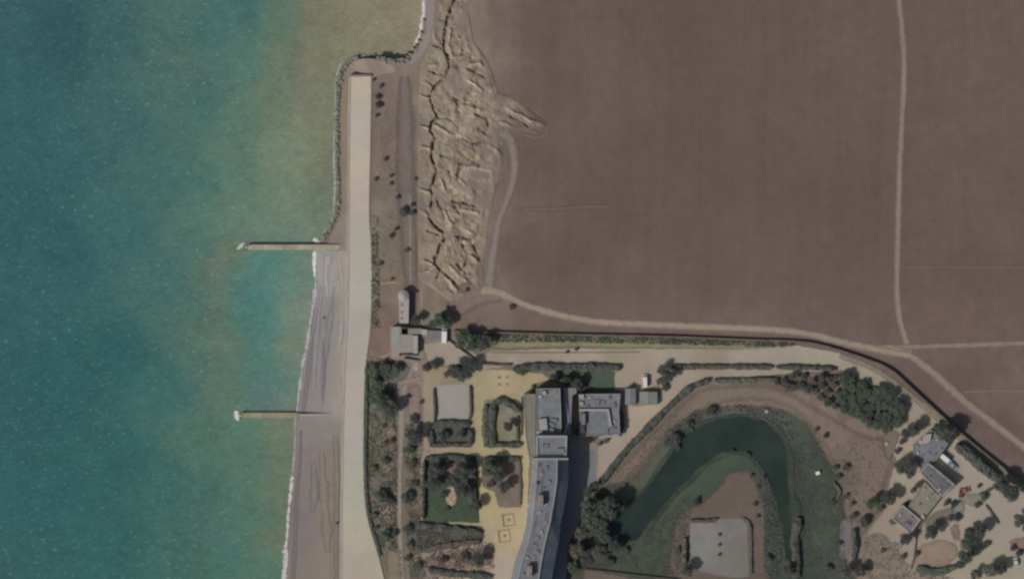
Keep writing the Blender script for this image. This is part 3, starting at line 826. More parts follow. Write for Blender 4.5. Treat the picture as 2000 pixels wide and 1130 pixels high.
# ------------------------------------------------------------------ estate drive, verge and courts
DRIVE_CPS = [(880, 690, 146, 135, 126), (900, 705, 150, 140, 122), (1000, 700, 150, 138, 129), (1150, 700, 152, 141, 128), (1300, 702, 150, 140, 128), (1450, 700, 150, 140, 130), (1600, 705, 150, 141, 128),
             (1720, 750, 150, 140, 124), (1800, 810, 146, 136, 122), (1000, 685, 132, 122, 108), (1200, 682, 138, 128, 112), (1400, 682, 136, 126, 112), (1240, 735, 146, 134, 122), (1250, 820, 158, 146, 130),
             (1200, 890, 150, 138, 128), (1900, 920, 154, 143, 132), (1960, 1010, 150, 140, 130), (1930, 1100, 150, 141, 126), (1780, 880, 152, 141, 130), (1730, 1040, 142, 130, 118)]
sheet('estate_drive', [(826, 672), (870, 666), (905, 685), (940, 694), (965, 684), (1100, 680), (1300, 680), (1450, 678), (1560, 674), (1640, 690), (1700, 716), (1760, 754), (1830, 806), (1900, 862), (1960, 912), (2060, 985),
       (2060, 1250), (1900, 1250), (1860, 1130), (1780, 1100), (1740, 1110), (1690, 1080), (1690, 1040), (1725, 1000), (1732, 960), (1752, 900), (1735, 850), (1765, 815), (1735, 770), (1690, 742), (1645, 722), (1560, 727),
       (1400, 740), (1350, 752), (1300, 794), (1250, 846), (1205, 893), (1166, 945), (1152, 935), (1157, 880), (1195, 855), (1215, 830), (1220, 792), (1282, 790), (1292, 752), (1250, 760), (1200, 765), (1205, 725),
       (1130, 712), (1010, 712), (940, 722), (900, 712), (850, 712), (835, 700)], M_HARD, None, off=0.10, jit=1.6, cps=DRIVE_CPS, smooth=False)
M_VERGE = ground_mat('verge_grass', var=0.12, tint=(120, 108, 92), tint_amt=0.4, soft=True, fine=1.2)
sheet('grass_verge', [(965, 657), (1100, 660), (1300, 663), (1450, 669), (1560, 674), (1450, 684), (1300, 683), (1100, 680), (968, 682)], M_VERGE, (126, 120, 98), off=0.16, softw=6)
ribbon('worn_line', [(960, 688), (1100, 688), (1250, 687)], 3, M_TRACK, (112, 102, 94), off=0.2)
ribbon('verge_path', [(1330, 716), (1500, 716), (1640, 716)], 2, M_TRACK, (140, 130, 120), off=0.2)
ribbon('wall_side_strip', [(1640, 694), (1700, 717), (1752, 750), (1800, 790), (1850, 832), (1900, 876), (1950, 916), (2060, 1000)], 12, M_VERGE, (124, 120, 106), off=0.2)

# formal garden paving
M_PAVE = ground_mat('garden_gravel', var=0.09, tint=(142, 130, 112), tint_amt=0.6, fine=1.0)
GARD_CPS = [(835, 800, 140, 128, 116), (835, 860, 140, 128, 116), (845, 735, 142, 130, 110), (880, 745, 130, 120, 104), (934, 760, 154, 146, 118), (935, 850, 158, 148, 118), (980, 740, 162, 148, 124), (1005, 755, 162, 148, 120), (1030, 740, 158, 146, 112),
            (880, 880, 152, 139, 116), (990, 882, 160, 148, 120), (1024, 900, 164, 152, 122), (1024, 1000, 162, 150, 122), (940, 960, 166, 156, 116), (970, 1010, 160, 148, 118), (985, 1050, 162, 148, 122), (980, 1100, 154, 144, 134),
            (950, 1060, 150, 138, 120), (890, 1019, 150, 140, 112), (850, 1070, 132, 120, 110), (800, 1100, 124, 114, 106), (900, 1072, 144, 132, 118)]
sheet('garden_paving', [(826, 722), (860, 716), (930, 722), (990, 722), (1060, 730), (1075, 740), (1040, 750), (1034, 770), (1024, 790), (1026, 850), (1034, 900), (1032, 950), (1030, 1000), (1024, 1050), (1010, 1090), (1000, 1140), (990, 1250), (820, 1250),
       (826, 1130), (822, 1070), (822, 1000), (822, 900), (828, 880), (828, 800)], M_PAVE, None, off=0.14, jit=0.8, cps=GARD_CPS, smooth=False)
sheet('tennis_lawn_gravel', [(852, 752), (912, 750), (914, 822), (854, 824)], ground_mat('grey_gravel', var=0.07, tint=(146, 136, 134)), (143, 140, 134), off=0.22, smooth=False, jit=0.8)
M_SOIL = ground_mat('bed_soil', var=0.2, tint=(104, 92, 84), tint_amt=0.4, fine=1.2)
M_LAWN = ground_mat('lawn_grass', var=0.10, tint=(80, 92, 70), tint_amt=0.4, fine=1.2)
sheet('planting_bed', [(840, 824), (920, 824), (922, 872), (838, 872)], M_SOIL, (84, 84, 76), off=0.22, smooth=False)
sheet('planting_bed', [(946, 780), (1000, 778), (1019, 800), (1019, 874), (944, 872)], M_SOIL, (120, 116, 100), off=0.22, smooth=False)
sheet('lawn', [(828, 892), (931, 890), (936, 1020), (826, 1018)], M_LAWN, (66, 78, 66), off=0.22, smooth=False, cps=[(850, 1000, 66, 80, 66), (900, 1010, 66, 80, 64), (920, 980, 64, 76, 60), (870, 910, 74, 78, 72), (830, 940, 60, 66, 66), (900, 940, 66, 76, 66)])
sheet('planting_bed', [(940, 890), (1017, 889), (1018, 990), (975, 990), (965, 960), (942, 950)], M_SOIL, (112, 101, 93), off=0.22, smooth=False)
sheet('bare_patch', [(872, 954), (884, 950), (892, 965), (888, 985), (876, 985), (870, 968)], M_SOIL, (158, 140, 124), off=0.28)
sheet('bare_patch', [(866, 908), (885, 904), (896, 912), (890, 926), (868, 928)], M_SOIL, (118, 104, 96), off=0.28)
sheet('planting_bed', [(800, 1022), (930, 1026), (944, 1036), (940, 1058), (880, 1066), (830, 1078), (800, 1060)], M_SOIL, (92, 90, 84), off=0.22)
sheet('planting_bed', [(828, 1090), (870, 1078), (930, 1068), (964, 1070), (962, 1096), (930, 1108), (880, 1108), (840, 1102)], M_SOIL, (124, 108, 98), off=0.22)
# inlaid squares of the lower terrace
M_INLAY = flat_mat('inlay_brick', (136, 118, 94), var=0.2)
def inlay(cu, cv, s, a, label=None):
    c, d = math.cos(a), math.sin(a)
    q = [(cu + (x * c - y * d) * s, cv + (x * d + y * c) * s) for x, y in ((-1, -1), (1, -1), (1, 1), (-1, 1))]
    z = Hf(cu, cv) + 0.30
    o_ = wpoly(q, z); i_ = inset(o_, 0.38)
    m = MB(); m.ring(o_, i_, z - 0.3, z)
    o = m.build('inlaid_border', M_INLAY); o['kind'] = 'structure'
    m = MB(); m.box(*P(cu, cv, z), 0.9, 0.9, 0.3, a)
    o = m.build('inlaid_centre', M_INLAY); o['kind'] = 'structure'
inlay(993, 1015, 12, -0.15); inlay(985, 1046, 12, -0.15)
for q in ((975, 737), (990, 737), (975, 751), (990, 751)):
    z = Hf(*q) + 0.25
    m = MB(); m.box(*P(q[0], q[1], z), 0.9, 0.9, 0.2)
    o = m.build('inlaid_centre', M_INLAY); o['kind'] = 'structure'
sheet('lawn', [(1088, 724), (1200, 724), (1200, 764), (1130, 764), (1128, 750), (1090, 748)], M_LAWN, (70, 82, 71), off=0.2, smooth=False)
sheet('forecourt', [(1105, 850), (1140, 850), (1170, 868), (1165, 940), (1150, 935), (1135, 880), (1105, 880)], M_HARD, (128, 120, 108), off=0.2, smooth=False)
sheet('building_forecourt', [(1100, 880), (1162, 878), (1162, 950), (1140, 1000), (1110, 1060), (1095, 1250), (1070, 1250), (1090, 1050), (1108, 950)], M_HARD, (112, 112, 118), off=0.24, smooth=False)
# wild garden paths
M_PATH2 = ground_mat('garden_path', var=0.12, soft=True, fine=1.0)
ribbon('garden_path', [(812, 700), (800, 735), (790, 760), (785, 800), (783, 860), (781, 930), (780, 1000), (782, 1060), (786, 1130), (788, 1200)], [6, 18, 18, 14, 12, 12, 12, 12, 12, 12], M_PATH2, (134, 125, 118), off=0.2)
ribbon('garden_path', [(742, 762), (765, 752), (790, 746), (820, 738)], [4, 8, 14, 12], M_PATH2, (136, 120, 110), off=0.22)
ribbon('garden_path', [(800, 890), (820, 882), (840, 880)], 7, M_PATH2, (140, 128, 114), off=0.22)
ribbon('garden_path', [(874, 668), (895, 682), (915, 698), (935, 710)], 9, M_PATH2, (150, 146, 136), off=0.22)
ribbon('garden_path', [(728, 722), (732, 700)], 4, M_PATH2, (138, 124, 112), off=0.22)
sheet('wild_garden', [(712, 704), (760, 702), (800, 712), (800, 740), (775, 760), (772, 880), (772, 1000), (775, 1130), (775, 1250), (785, 1250), (768, 1180), (752, 1110), (735, 1060), (722, 1010), (715, 960), (714, 820)], M_SOFT, (102, 99, 90), off=0.15, softw=5)
for q, t in (([(748, 770), (770, 765), (775, 800), (760, 810)], (122, 106, 98)), ([(740, 840), (775, 830), (774, 880), (750, 880)], (124, 108, 102)), ([(735, 985), (770, 985), (772, 1015), (740, 1018)], (126, 114, 106)),
             ([(745, 900), (772, 895), (772, 925), (748, 930)], (120, 108, 98)), ([(752, 1080), (785, 1075), (784, 1180), (765, 1180)], (118, 107, 94)), ([(795, 760), (822, 755), (824, 830), (800, 835)], (126, 112, 106))):
    sheet('bare_patch', q, M_SOFT, t, off=0.2, softw=7)

# ------------------------------------------------------------------ moat garden
M_DRYG = ground_mat('dry_grass', var=0.12, tint=(104, 98, 82), tint_amt=0.45, soft=True, fine=1.2)
M_MEADOW = ground_mat('meadow_grass', var=0.16, tint=(84, 88, 72), tint_amt=0.5, soft=True, fine=1.2)
MO_CPS = [(1250, 860, 116, 104, 96), (1210, 950, 112, 100, 92), (1330, 790, 116, 104, 94), (1450, 765, 116, 106, 95), (1550, 800, 122, 108, 100), (1640, 850, 120, 105, 98), (1700, 900, 114, 101, 96), (1650, 930, 104, 96, 88),
          (1680, 1000, 118, 104, 98), (1720, 960, 118, 104, 98), (1300, 830, 104, 96, 88)]
sheet('dry_lawn', [(1180, 935), (1215, 900), (1262, 850), (1310, 802), (1355, 762), (1400, 750), (1510, 750), (1600, 795), (1690, 845), (1725, 850), (1742, 880), (1748, 905), (1728, 960), (1715, 1010), (1680, 1050), (1640, 1010), (1620, 900), (1540, 800), (1420, 790), (1320, 840), (1240, 930), (1200, 960)],
      M_DRYG, None, off=0.10, softw=14, cps=MO_CPS)
GREEN_CPS = [(1350, 820, 82, 86, 80), (1440, 795, 88, 90, 82), (1540, 810, 80, 86, 74), (1570, 870, 64, 76, 70), (1590, 940, 68, 80, 68), (1610, 980, 73, 81, 68), (1600, 1040, 68, 80, 68), (1580, 1110, 62, 75, 66), (1640, 1110, 75, 80, 74), (1550, 900, 56, 64, 62), (1560, 960, 58, 66, 64), (1575, 1020, 58, 68, 62), (1560, 1110, 54, 62, 60),
             (1280, 900, 86, 88, 78), (1240, 950, 82, 84, 74), (1200, 1100, 74, 80, 70), (1150, 960, 60, 66, 56), (1250, 1090, 68, 80, 68), (1300, 1060, 68, 78, 67), (1380, 930, 66, 77, 67), (1440, 905, 64, 77, 68), (1120, 1080, 74, 72, 68),
             (1500, 1080, 68, 74, 70)]
sheet('moat_bank', [(1110, 1040), (1140, 985), (1180, 945), (1230, 930), (1270, 880), (1310, 838), (1360, 800), (1440, 788), (1520, 792), (1575, 820), (1615, 880), (1640, 940), (1655, 1000), (1650, 1060), (1660, 1250), (1095, 1250), (1105, 1100)],
      M_MEADOW, None, off=0.22, softw=16, cps=GREEN_CPS)
M_POND, nt, b = new_mat('moat_water')
nz = noise_out(nt, 0.08, 4); nz2 = noise_out(nt, 1.2, 3)
nt.links.new(mixcol(nt, ramp(nt, nz, 0.35, 0.65), alb((37, 49, 46)), alb((47, 57, 53))), b.inputs['Base Color'])
b.inputs['Roughness'].default_value = 0.12; b.inputs['Specular IOR Level'].default_value = 0.3
bp = N(nt, 'ShaderNodeBump'); bp.inputs['Strength'].default_value = 0.12; bp.inputs['Distance'].default_value = 0.1
nt.links.new(nz2, bp.inputs['Height']); nt.links.new(bp.outputs[0], b.inputs['Normal'])
moat = [(1150, 1078), (1180, 1030), (1225, 985), (1262, 950), (1288, 912), (1318, 872), (1352, 836), (1396, 818), (1440, 811), (1486, 815), (1516, 836), (1537, 866), (1542, 900), (1545, 940), (1549, 980), (1556, 1020), (1560, 1060), (1558, 1085),
        (1550, 1098), (1536, 1092), (1532, 1060), (1524, 1012), (1510, 965), (1488, 920), (1462, 888), (1425, 884), (1385, 902), (1350, 935), (1318, 965), (1290, 1000), (1258, 1040), (1225, 1062), (1190, 1080)]
sheet('moat', moat, M_POND, (50, 58, 60), off=0.34, jit=2.0, step=9)
ribbon('pond_shallows', [(1258, 1040), (1290, 1000), (1318, 965), (1350, 935), (1385, 902), (1425, 884), (1462, 888), (1488, 920), (1508, 965), (1522, 1012), (1531, 1060)], 12, M_SOFT, (54, 64, 56), off=.50, wn_=.4)
ribbon('pond_shallows', [(1225, 985), (1262, 950), (1288, 912), (1318, 872), (1352, 836), (1396, 818), (1440, 811), (1486, 815), (1516, 836), (1536, 866), (1542, 900), (1545, 940), (1549, 980), (1556, 1020), (1560, 1080)], [8, 8, 8, 10, 10, 10, 10, 12, 14, 18, 24, 26, 28, 30, 24], M_SOFT, (56, 66, 60), off=.50, wn_=.5)
sheet('island_lawn', [(1425, 918), (1468, 918), (1486, 958), (1500, 1010), (1498, 1070), (1496, 1200), (1300, 1200), (1302, 1100), (1312, 1030), (1332, 995), (1372, 975), (1402, 945)], M_DRYG, (98, 87, 81), off=0.30, softw=9)
sheet('far_bank', [(1140, 1112), (1200, 1118), (1260, 1126), (1330, 1132), (1330, 1250), (1130, 1250)], M_DRYG, (106, 96, 90), off=0.34, softw=4)
COURT_CPS = [(1360, 1030, 128, 120, 118), (1380, 1060, 124, 124, 120), (1370, 1095, 124, 122, 118), (1430, 1030, 118, 114, 110), (1440, 1060, 114, 108, 106), (1420, 1095, 112, 112, 106), (1380, 1120, 112, 106, 106)]
sheet('tennis_court', [(1348, 1020), (1400, 1020), (1404, 1012), (1448, 1012), (1460, 1024), (1462, 1090), (1462, 1125), (1440, 1128), (1400, 1122), (1355, 1112), (1346, 1090)], ground_mat('court_surface', var=0.10, tint=(98, 95, 90), fine=1.0), None, off=0.42, smooth=False, jit=0.6, cps=COURT_CPS)
sheet('slipway', [(1643, 1018), (1662, 1020), (1664, 1050), (1655, 1088), (1640, 1086), (1640, 1050)], M_HARD, (108, 102, 104), off=0.36)
sheet('grey_terrace', [(1745, 1048), (1765, 1052), (1768, 1070), (1742, 1068), (1732, 1058)], M_HARD, (138, 134, 134), off=0.2)
for q, t in (([(1790, 1070), (1830, 1052), (1868, 1060), (1872, 1085), (1840, 1110), (1790, 1105)], (134, 118, 106)), ([(1690, 1050), (1725, 1040), (1760, 1080), (1775, 1110), (1750, 1140), (1690, 1120)], (124, 113, 100)),
             ([(1855, 1030), (1872, 1020), (1878, 1050), (1862, 1055)], (124, 106, 104)), ([(1870, 965), (1910, 960), (1930, 975), (1910, 990), (1880, 985)], (132, 128, 120)), ([(1858, 975), (1880, 975), (1885, 1000), (1860, 1010)], (124, 126, 122)),
             ([(1800, 1020), (1840, 990), (1865, 995), (1850, 1020), (1830, 1035)], (110, 106, 94)), ([(1970, 1055), (2010, 1045), (2010, 1075), (1985, 1075)], (128, 108, 102)),
             ([(1722, 850), (1745, 835), (1760, 850), (1740, 900), (1725, 890)], (112, 104, 92))):
    sheet('bare_patch', q, M_SOFT, t, off=0.26, softw=7)

# ================================================================== VEGETATION
def leaf_quads(cent, size, r, up=0.35):
    """small tilted leaf sprays at the given centres -> verts, faces"""
    n = len(cent)
    nrm = r.normal(size=(n, 3)); nrm[:, 2] = np.abs(nrm[:, 2]) + up
    nrm /= np.linalg.norm(nrm, axis=1)[:, None]
    a = np.cross(nrm, r.normal(size=(n, 3))); a /= np.linalg.norm(a, axis=1)[:, None] + 1e-9
    b_ = np.cross(nrm, a)
    s = size * r.uniform(0.6, 1.3, (n, 1))
    a = a * s; b_ = b_ * s * r.uniform(0.5, 0.9, (n, 1))
    V = np.stack([cent - a, cent - b_ * .8, cent + a, cent + b_ * .8], 1).reshape(-1, 3)
    F = (np.arange(n)[:, None] * 4 + np.arange(4)[None, :]).tolist()
    return V, F

def crown_mesh(name, mat, seed, nleaf=900, lobes=8, flat=0.75, bush=False):
    r = np.random.default_rng(seed)
    V = np.zeros((0, 3)); F = []
    cs = []
    for i in range(lobes):
        a = 2.4 * i + r.uniform(-.4, .4); d = (0.15 if i == 0 else r.uniform(.35, .62))
        cs.append((np.array([d * math.cos(a), d * math.sin(a), r.uniform(-.1, .35) + (0.35 if i == 0 else 0)]), r.uniform(.32, .55)))
    ico = bmesh.new(); bmesh.ops.create_icosphere(ico, subdivisions=1, radius=1.0)
    iv = np.array([v.co[:] for v in ico.verts]); ifc = [[v.index for v in f.verts] for f in ico.faces]; ico.free()
    for c, rad in cs:   # solid cores added inside the leaf clumps so no sun passes through
        w = iv * rad * .8 * r.uniform(.8, 1.1, (len(iv), 1)) + c
        b0 = len(V); V = np.vstack([V, w]); F += [[i + b0 for i in f] for f in ifc]
    cen = []
    for k in range(nleaf):
        c, rad = cs[r.integers(len(cs))]
        d = r.normal(size=3); d /= np.linalg.norm(d)
        if d[2] < -0.3: d[2] *= -1
        cen.append(c + d * rad * r.uniform(.75, 1.12))
    lv, lf = leaf_quads(np.array(cen), 0.085, r)
    b0 = len(V); V = np.vstack([V, lv]); F += [[i + b0 for i in f] for f in lf]
    V[:, 2] *= flat
    V[:, 2] += (0.75 if bush else 1.35)
    me = bpy.data.meshes.new(name)
    me.from_pydata(V.tolist(), [], F); me.materials.append(mat)
    return me

CROWNS = {k: [crown_mesh('crown', M_LEAF[k], 10 * i + s, lobes=7 + s) for s in range(3)] for i, k in enumerate(M_LEAF)}
BUSHES = {k: [crown_mesh('foliage', M_LEAF[k], 500 + 10 * i + s, nleaf=520, lobes=6 + s, bush=True) for s in range(3)] for i, k in enumerate(M_LEAF)}
def trunk_mesh(limbs, h):
    m = MB(); m.tube((0, 0, -.1), (0.03, 0.02, h), .075, .05, 7)
    for i in range(limbs):
        a = 6.28 * i / limbs + .4
        m.tube((0.02, 0.02, h * (.7 + .08 * i / limbs)), (.42 * math.cos(a), .42 * math.sin(a), h + .35), .035, .012, 5)
    me = bpy.data.meshes.new('trunk'); me.from_pydata(m.v, [], m.f); me.materials.append(M_BARK); return me
TRUNK = trunk_mesh(6, 0.95); STEM = trunk_mesh(4, 0.45)
rt = random.Random(5)
def tree(u, v, rad, kind='green', label=None, cat='tree', group=None, squash=1.0, h=1.0):
    """rad = crown radius in photo pixels"""
    R = rad * S * (1.18 if cat == 'tree' else 1.1)
    bush = cat in ('bush', 'shrub')
    name = {'tree': 'tree', 'bush': 'bush', 'shrub': 'shrub'}[cat]
    rz = rt.uniform(0, 6.28)
    t = thing(name, label, cat, P(u, v, Hf(u, v)), rz, group)
    sc = (R, R * squash, R * h)
    c = bpy.data.objects.new('foliage' if bush else 'crown', rt.choice((BUSHES if bush else CROWNS)[kind])); c.scale = sc; link(c, t)
    k = bpy.data.objects.new('stem' if bush else 'trunk', STEM if bush else TRUNK); k.scale = sc; link(k, t)
    return t

def hedge(line, w, h, kind, label, closed=False, seed=1, group=None, dens=1.0, rough=0.35):
    """clipped or overgrown hedge along a photo-space line; w in pixels, h in metres"""
    r = np.random.default_rng(seed + 900)
    pts = np.array(catmull(line, closed, 4.0) if len(line) > 2 else densify(line, False, 4.0))
    if closed: pts = np.vstack([pts, pts[:1]])
    t = np.gradient(pts, axis=0); t /= np.linalg.norm(t, axis=1)[:, None] + 1e-9
    nr = np.stack([-t[:, 1], t[:, 0]], -1)
    prof = [(-1, 0), (-1.02, .5), (-.85, .92), (-.4, 1.04), (0, 1.08), (.4, 1.04), (.85, .92), (1.02, .5), (1, 0)]
    mid = pts[len(pts) // 2]
    org = np.array(P(mid[0], mid[1], Hf(*mid)))
    V = []; m = len(prof)
    hs = H(pts[:, 0], pts[:, 1])
    W = w / 2 * S
    tops = []
    for i, p in enumerate(pts):
        taper = 1.0
        if not closed: taper = min(1.0, .55 + .25 * min(i, len(pts) - 1 - i))
        wl = W * taper * (1 + rough * 1.3 * (vnoise(p[0] / 11, p[1] / 11, seed) - .45)) ; hl = h * (1 + rough * 1.2 * (vnoise(p[0] / 8, p[1] / 8, seed + 7) - .5))
        for o_, zz in prof:
            x, y, z = P(p[0], p[1], hs[i])
            jx = r.normal(0, rough * .16)
            V.append((x + nr[i][0] * o_ * wl + jx, y - nr[i][1] * o_ * wl + jx * .5, z - .1 + zz * hl * (1 + r.normal(0, rough * .15))))
        tops.append((wl, hl))
    F = []
    for i in range(len(pts) - 1):
        for j in range(m - 1):
            a = i * m + j
            F.append([a, a + m, a + m + 1, a + 1])
    if not closed:
        F.append(list(range(m))); F.append([(len(pts) - 1) * m + j for j in range(m)][::-1])
    V = np.array(V)
    # leaf sprays standing out of the faces
    L = np.linalg.norm(np.diff(pts, axis=0), axis=1).sum() * S
    n = int(L * (2 * W + 1.5 * h) * 2.6 * dens) + 20
    idx = r.integers(0, len(pts) - 1, n); jj = r.integers(0, m - 1, n); fa = r.random((n, 1)); fb = r.random((n, 1))
    a = V[idx * m + jj]; b_ = V[(idx + 1) * m + jj]; c = V[idx * m + jj + 1]
    cen = a + (b_ - a) * fa + (c - a) * fb + r.normal(0, .10, (n, 3))
    lv, lf = leaf_quads(cen, 0.30, r)
    b0 = len(V); V = np.vstack([V, lv]); F += [[i + b0 for i in f] for f in lf]
    o = mesh_np('hedge', V, F, M_LEAF[kind], org=tuple(org))
    return tag(o, label, 'hedge', group)

def scrub(name, poly, n, kind, label, size=0.34, hgt=0.35, seed=1, clump=9.0):
    """low growth nobody could count: leaf sprays over an area, denser in clumps"""
    r = np.random.default_rng(seed)
    pts = np.array(poly, float); lo = pts.min(0); hi = pts.max(0)
    n = int(n * (0.75 if kind == 'straw' else 1.3 if kind == 'meadow' else 1.9))
    if kind in ('meadow', 'straw'): hgt = 0.05
    u = r.uniform(lo[0], hi[0], n * 4); v = r.uniform(lo[1], hi[1], n * 4)
    ok = inside(u, v, poly) & (fbm(u / clump, v / clump, seed + 3) + r.normal(0, .10, n * 4) > .44)
    u, v = u[ok][:n], v[ok][:n]
    z = H(u, v) + (0.26 if kind in ('meadow', 'straw') else 0.28) + r.random(len(u)) * hgt * (0.4 + 1.2 * fbm(u / clump, v / clump, seed + 3))
    k = (HC - z) / HC
    cen = np.stack([(u - 1000) * S * k, -(v - 565) * S * k, z], -1)
    V, F = leaf_quads(cen, size, r, up=1.8 if kind in ('meadow', 'straw') else .9)
    o = mesh_np(name, V, F, M_LEAF[kind])
    return tag(o, label, 'undergrowth', kind='stuff')

# -- low growth
WOOD = [(1512, 738), (1560, 734), (1600, 734), (1652, 732), (1690, 752), (1722, 765), (1752, 772), (1768, 798), (1758, 820), (1742, 838), (1722, 838), (1690, 826), (1665, 810), (1630, 795), (1590, 772), (1545, 758), (1515, 752)]
scrub('undergrowth', WOOD, 900, 'olive', 'low growth under the woodland belt', seed=31)
scrub('undergrowth', [(714, 705), (770, 704), (778, 740), (770, 770), (715, 790)], 900, 'green', 'low green undergrowth below the terrace at the promenade edge', seed=2)
scrub('undergrowth', [(714, 790), (775, 770), (776, 890), (716, 900)], 500, 'olive', 'patchy low undergrowth in the middle of the wild garden', seed=3)
scrub('undergrowth', [(716, 900), (775, 890), (776, 1080), (745, 1070), (722, 1010)], 800, 'olive', 'patchy low undergrowth in the southern wild garden', seed=4)
scrub('undergrowth', [(790, 830), (824, 820), (822, 1130), (800, 1130), (790, 1000)], 800, 'olive', 'scrubby growth between the garden path and the formal beds', seed=5)
scrub('undergrowth', [(800, 1050), (965, 1060), (965, 1130), (810, 1130)], 700, 'brown', 'brownish low growth in the southern garden beds', seed=6)
scrub('undergrowth', [(800, 1022), (940, 1028), (940, 1060), (830, 1078)], 1500, 'olive', 'low shrubs filling the bed below the lawn', seed=7)
scrub('undergrowth', [(886, 650), (1000, 652), (1150, 655), (1300, 659), (1450, 665), (1560, 669), (1540, 678), (1300, 672), (1100, 668), (980, 668), (930, 690), (900, 680)], 2200, 'green', 'green growth along the foot of the boundary wall', seed=8, clump=6)
scrub('reeds', [(1290, 850), (1360, 800), (1440, 790), (1530, 800), (1560, 850), (1540, 870), (1510, 825), (1440, 806), (1380, 815), (1320, 860)], 1100, 'grey', 'pale reeds on the northern bank of the moat', seed=9, size=0.35)
scrub('reeds', [(1535, 870), (1600, 860), (1650, 960), (1650, 1130), (1570, 1130), (1570, 1000), (1540, 930)], 1800, 'meadow', 'rough grass and reeds on the eastern bank of the moat', seed=10)
scrub('reeds', [(1535, 880), (1556, 900), (1572, 960), (1580, 1030), (1575, 1120), (1545, 1120), (1552, 1050), (1545, 980)], 500, 'meadow', 'murky reeds closing in on the eastern arm of the moat', seed=19)
scrub('reeds', [(1478, 900), (1500, 935), (1520, 1010), (1530, 1060), (1520, 1130), (1490, 1130), (1492, 1000)], 900, 'grey', 'grey reeds along the island shore', seed=11, size=0.35)
scrub('undergrowth', [(1250, 1050), (1300, 1005), (1345, 960), (1350, 1000), (1330, 1080), (1330, 1125), (1150, 1110), (1110, 1080)], 2000, 'meadow', 'green growth on the southwestern island bank', seed=12)
scrub('undergrowth', [(1690, 1040), (1760, 1060), (1780, 1110), (1870, 1130), (1690, 1130)], 700, 'straw', 'sparse tufts on the dry ground south of the villa', seed=13)
scrub('undergrowth', [(728, 160), (778, 160), (778, 560), (728, 560)], 420, 'straw', 'sparse tufts on the slope behind the promenade', seed=14, size=0.25, clump=14)
scrub('undergrowth', [(725, 420), (738, 420), (742, 640), (724, 640)], 200, 'green', 'thin green growth along the inner promenade edge', seed=15, size=0.4)
scrub('undergrowth', [(1170, 930), (1260, 860), (1330, 800), (1330, 860), (1250, 950), (1180, 980)], 400, 'straw', 'dry tufts on the slope west of the moat', seed=16, size=0.35)
scrub('undergrowth', [(1630, 860), (1740, 850), (1730, 960), (1690, 1040), (1650, 1010)], 500, 'straw', 'brown tufts on the dry lawn east of the moat', seed=17, size=0.35)
scrub('undergrowth', [(830, 940), (935, 930), (935, 1020), (828, 1020)], 400, 'meadow', 'longer grass on the enclosed green lawn', seed=18, size=0.3)

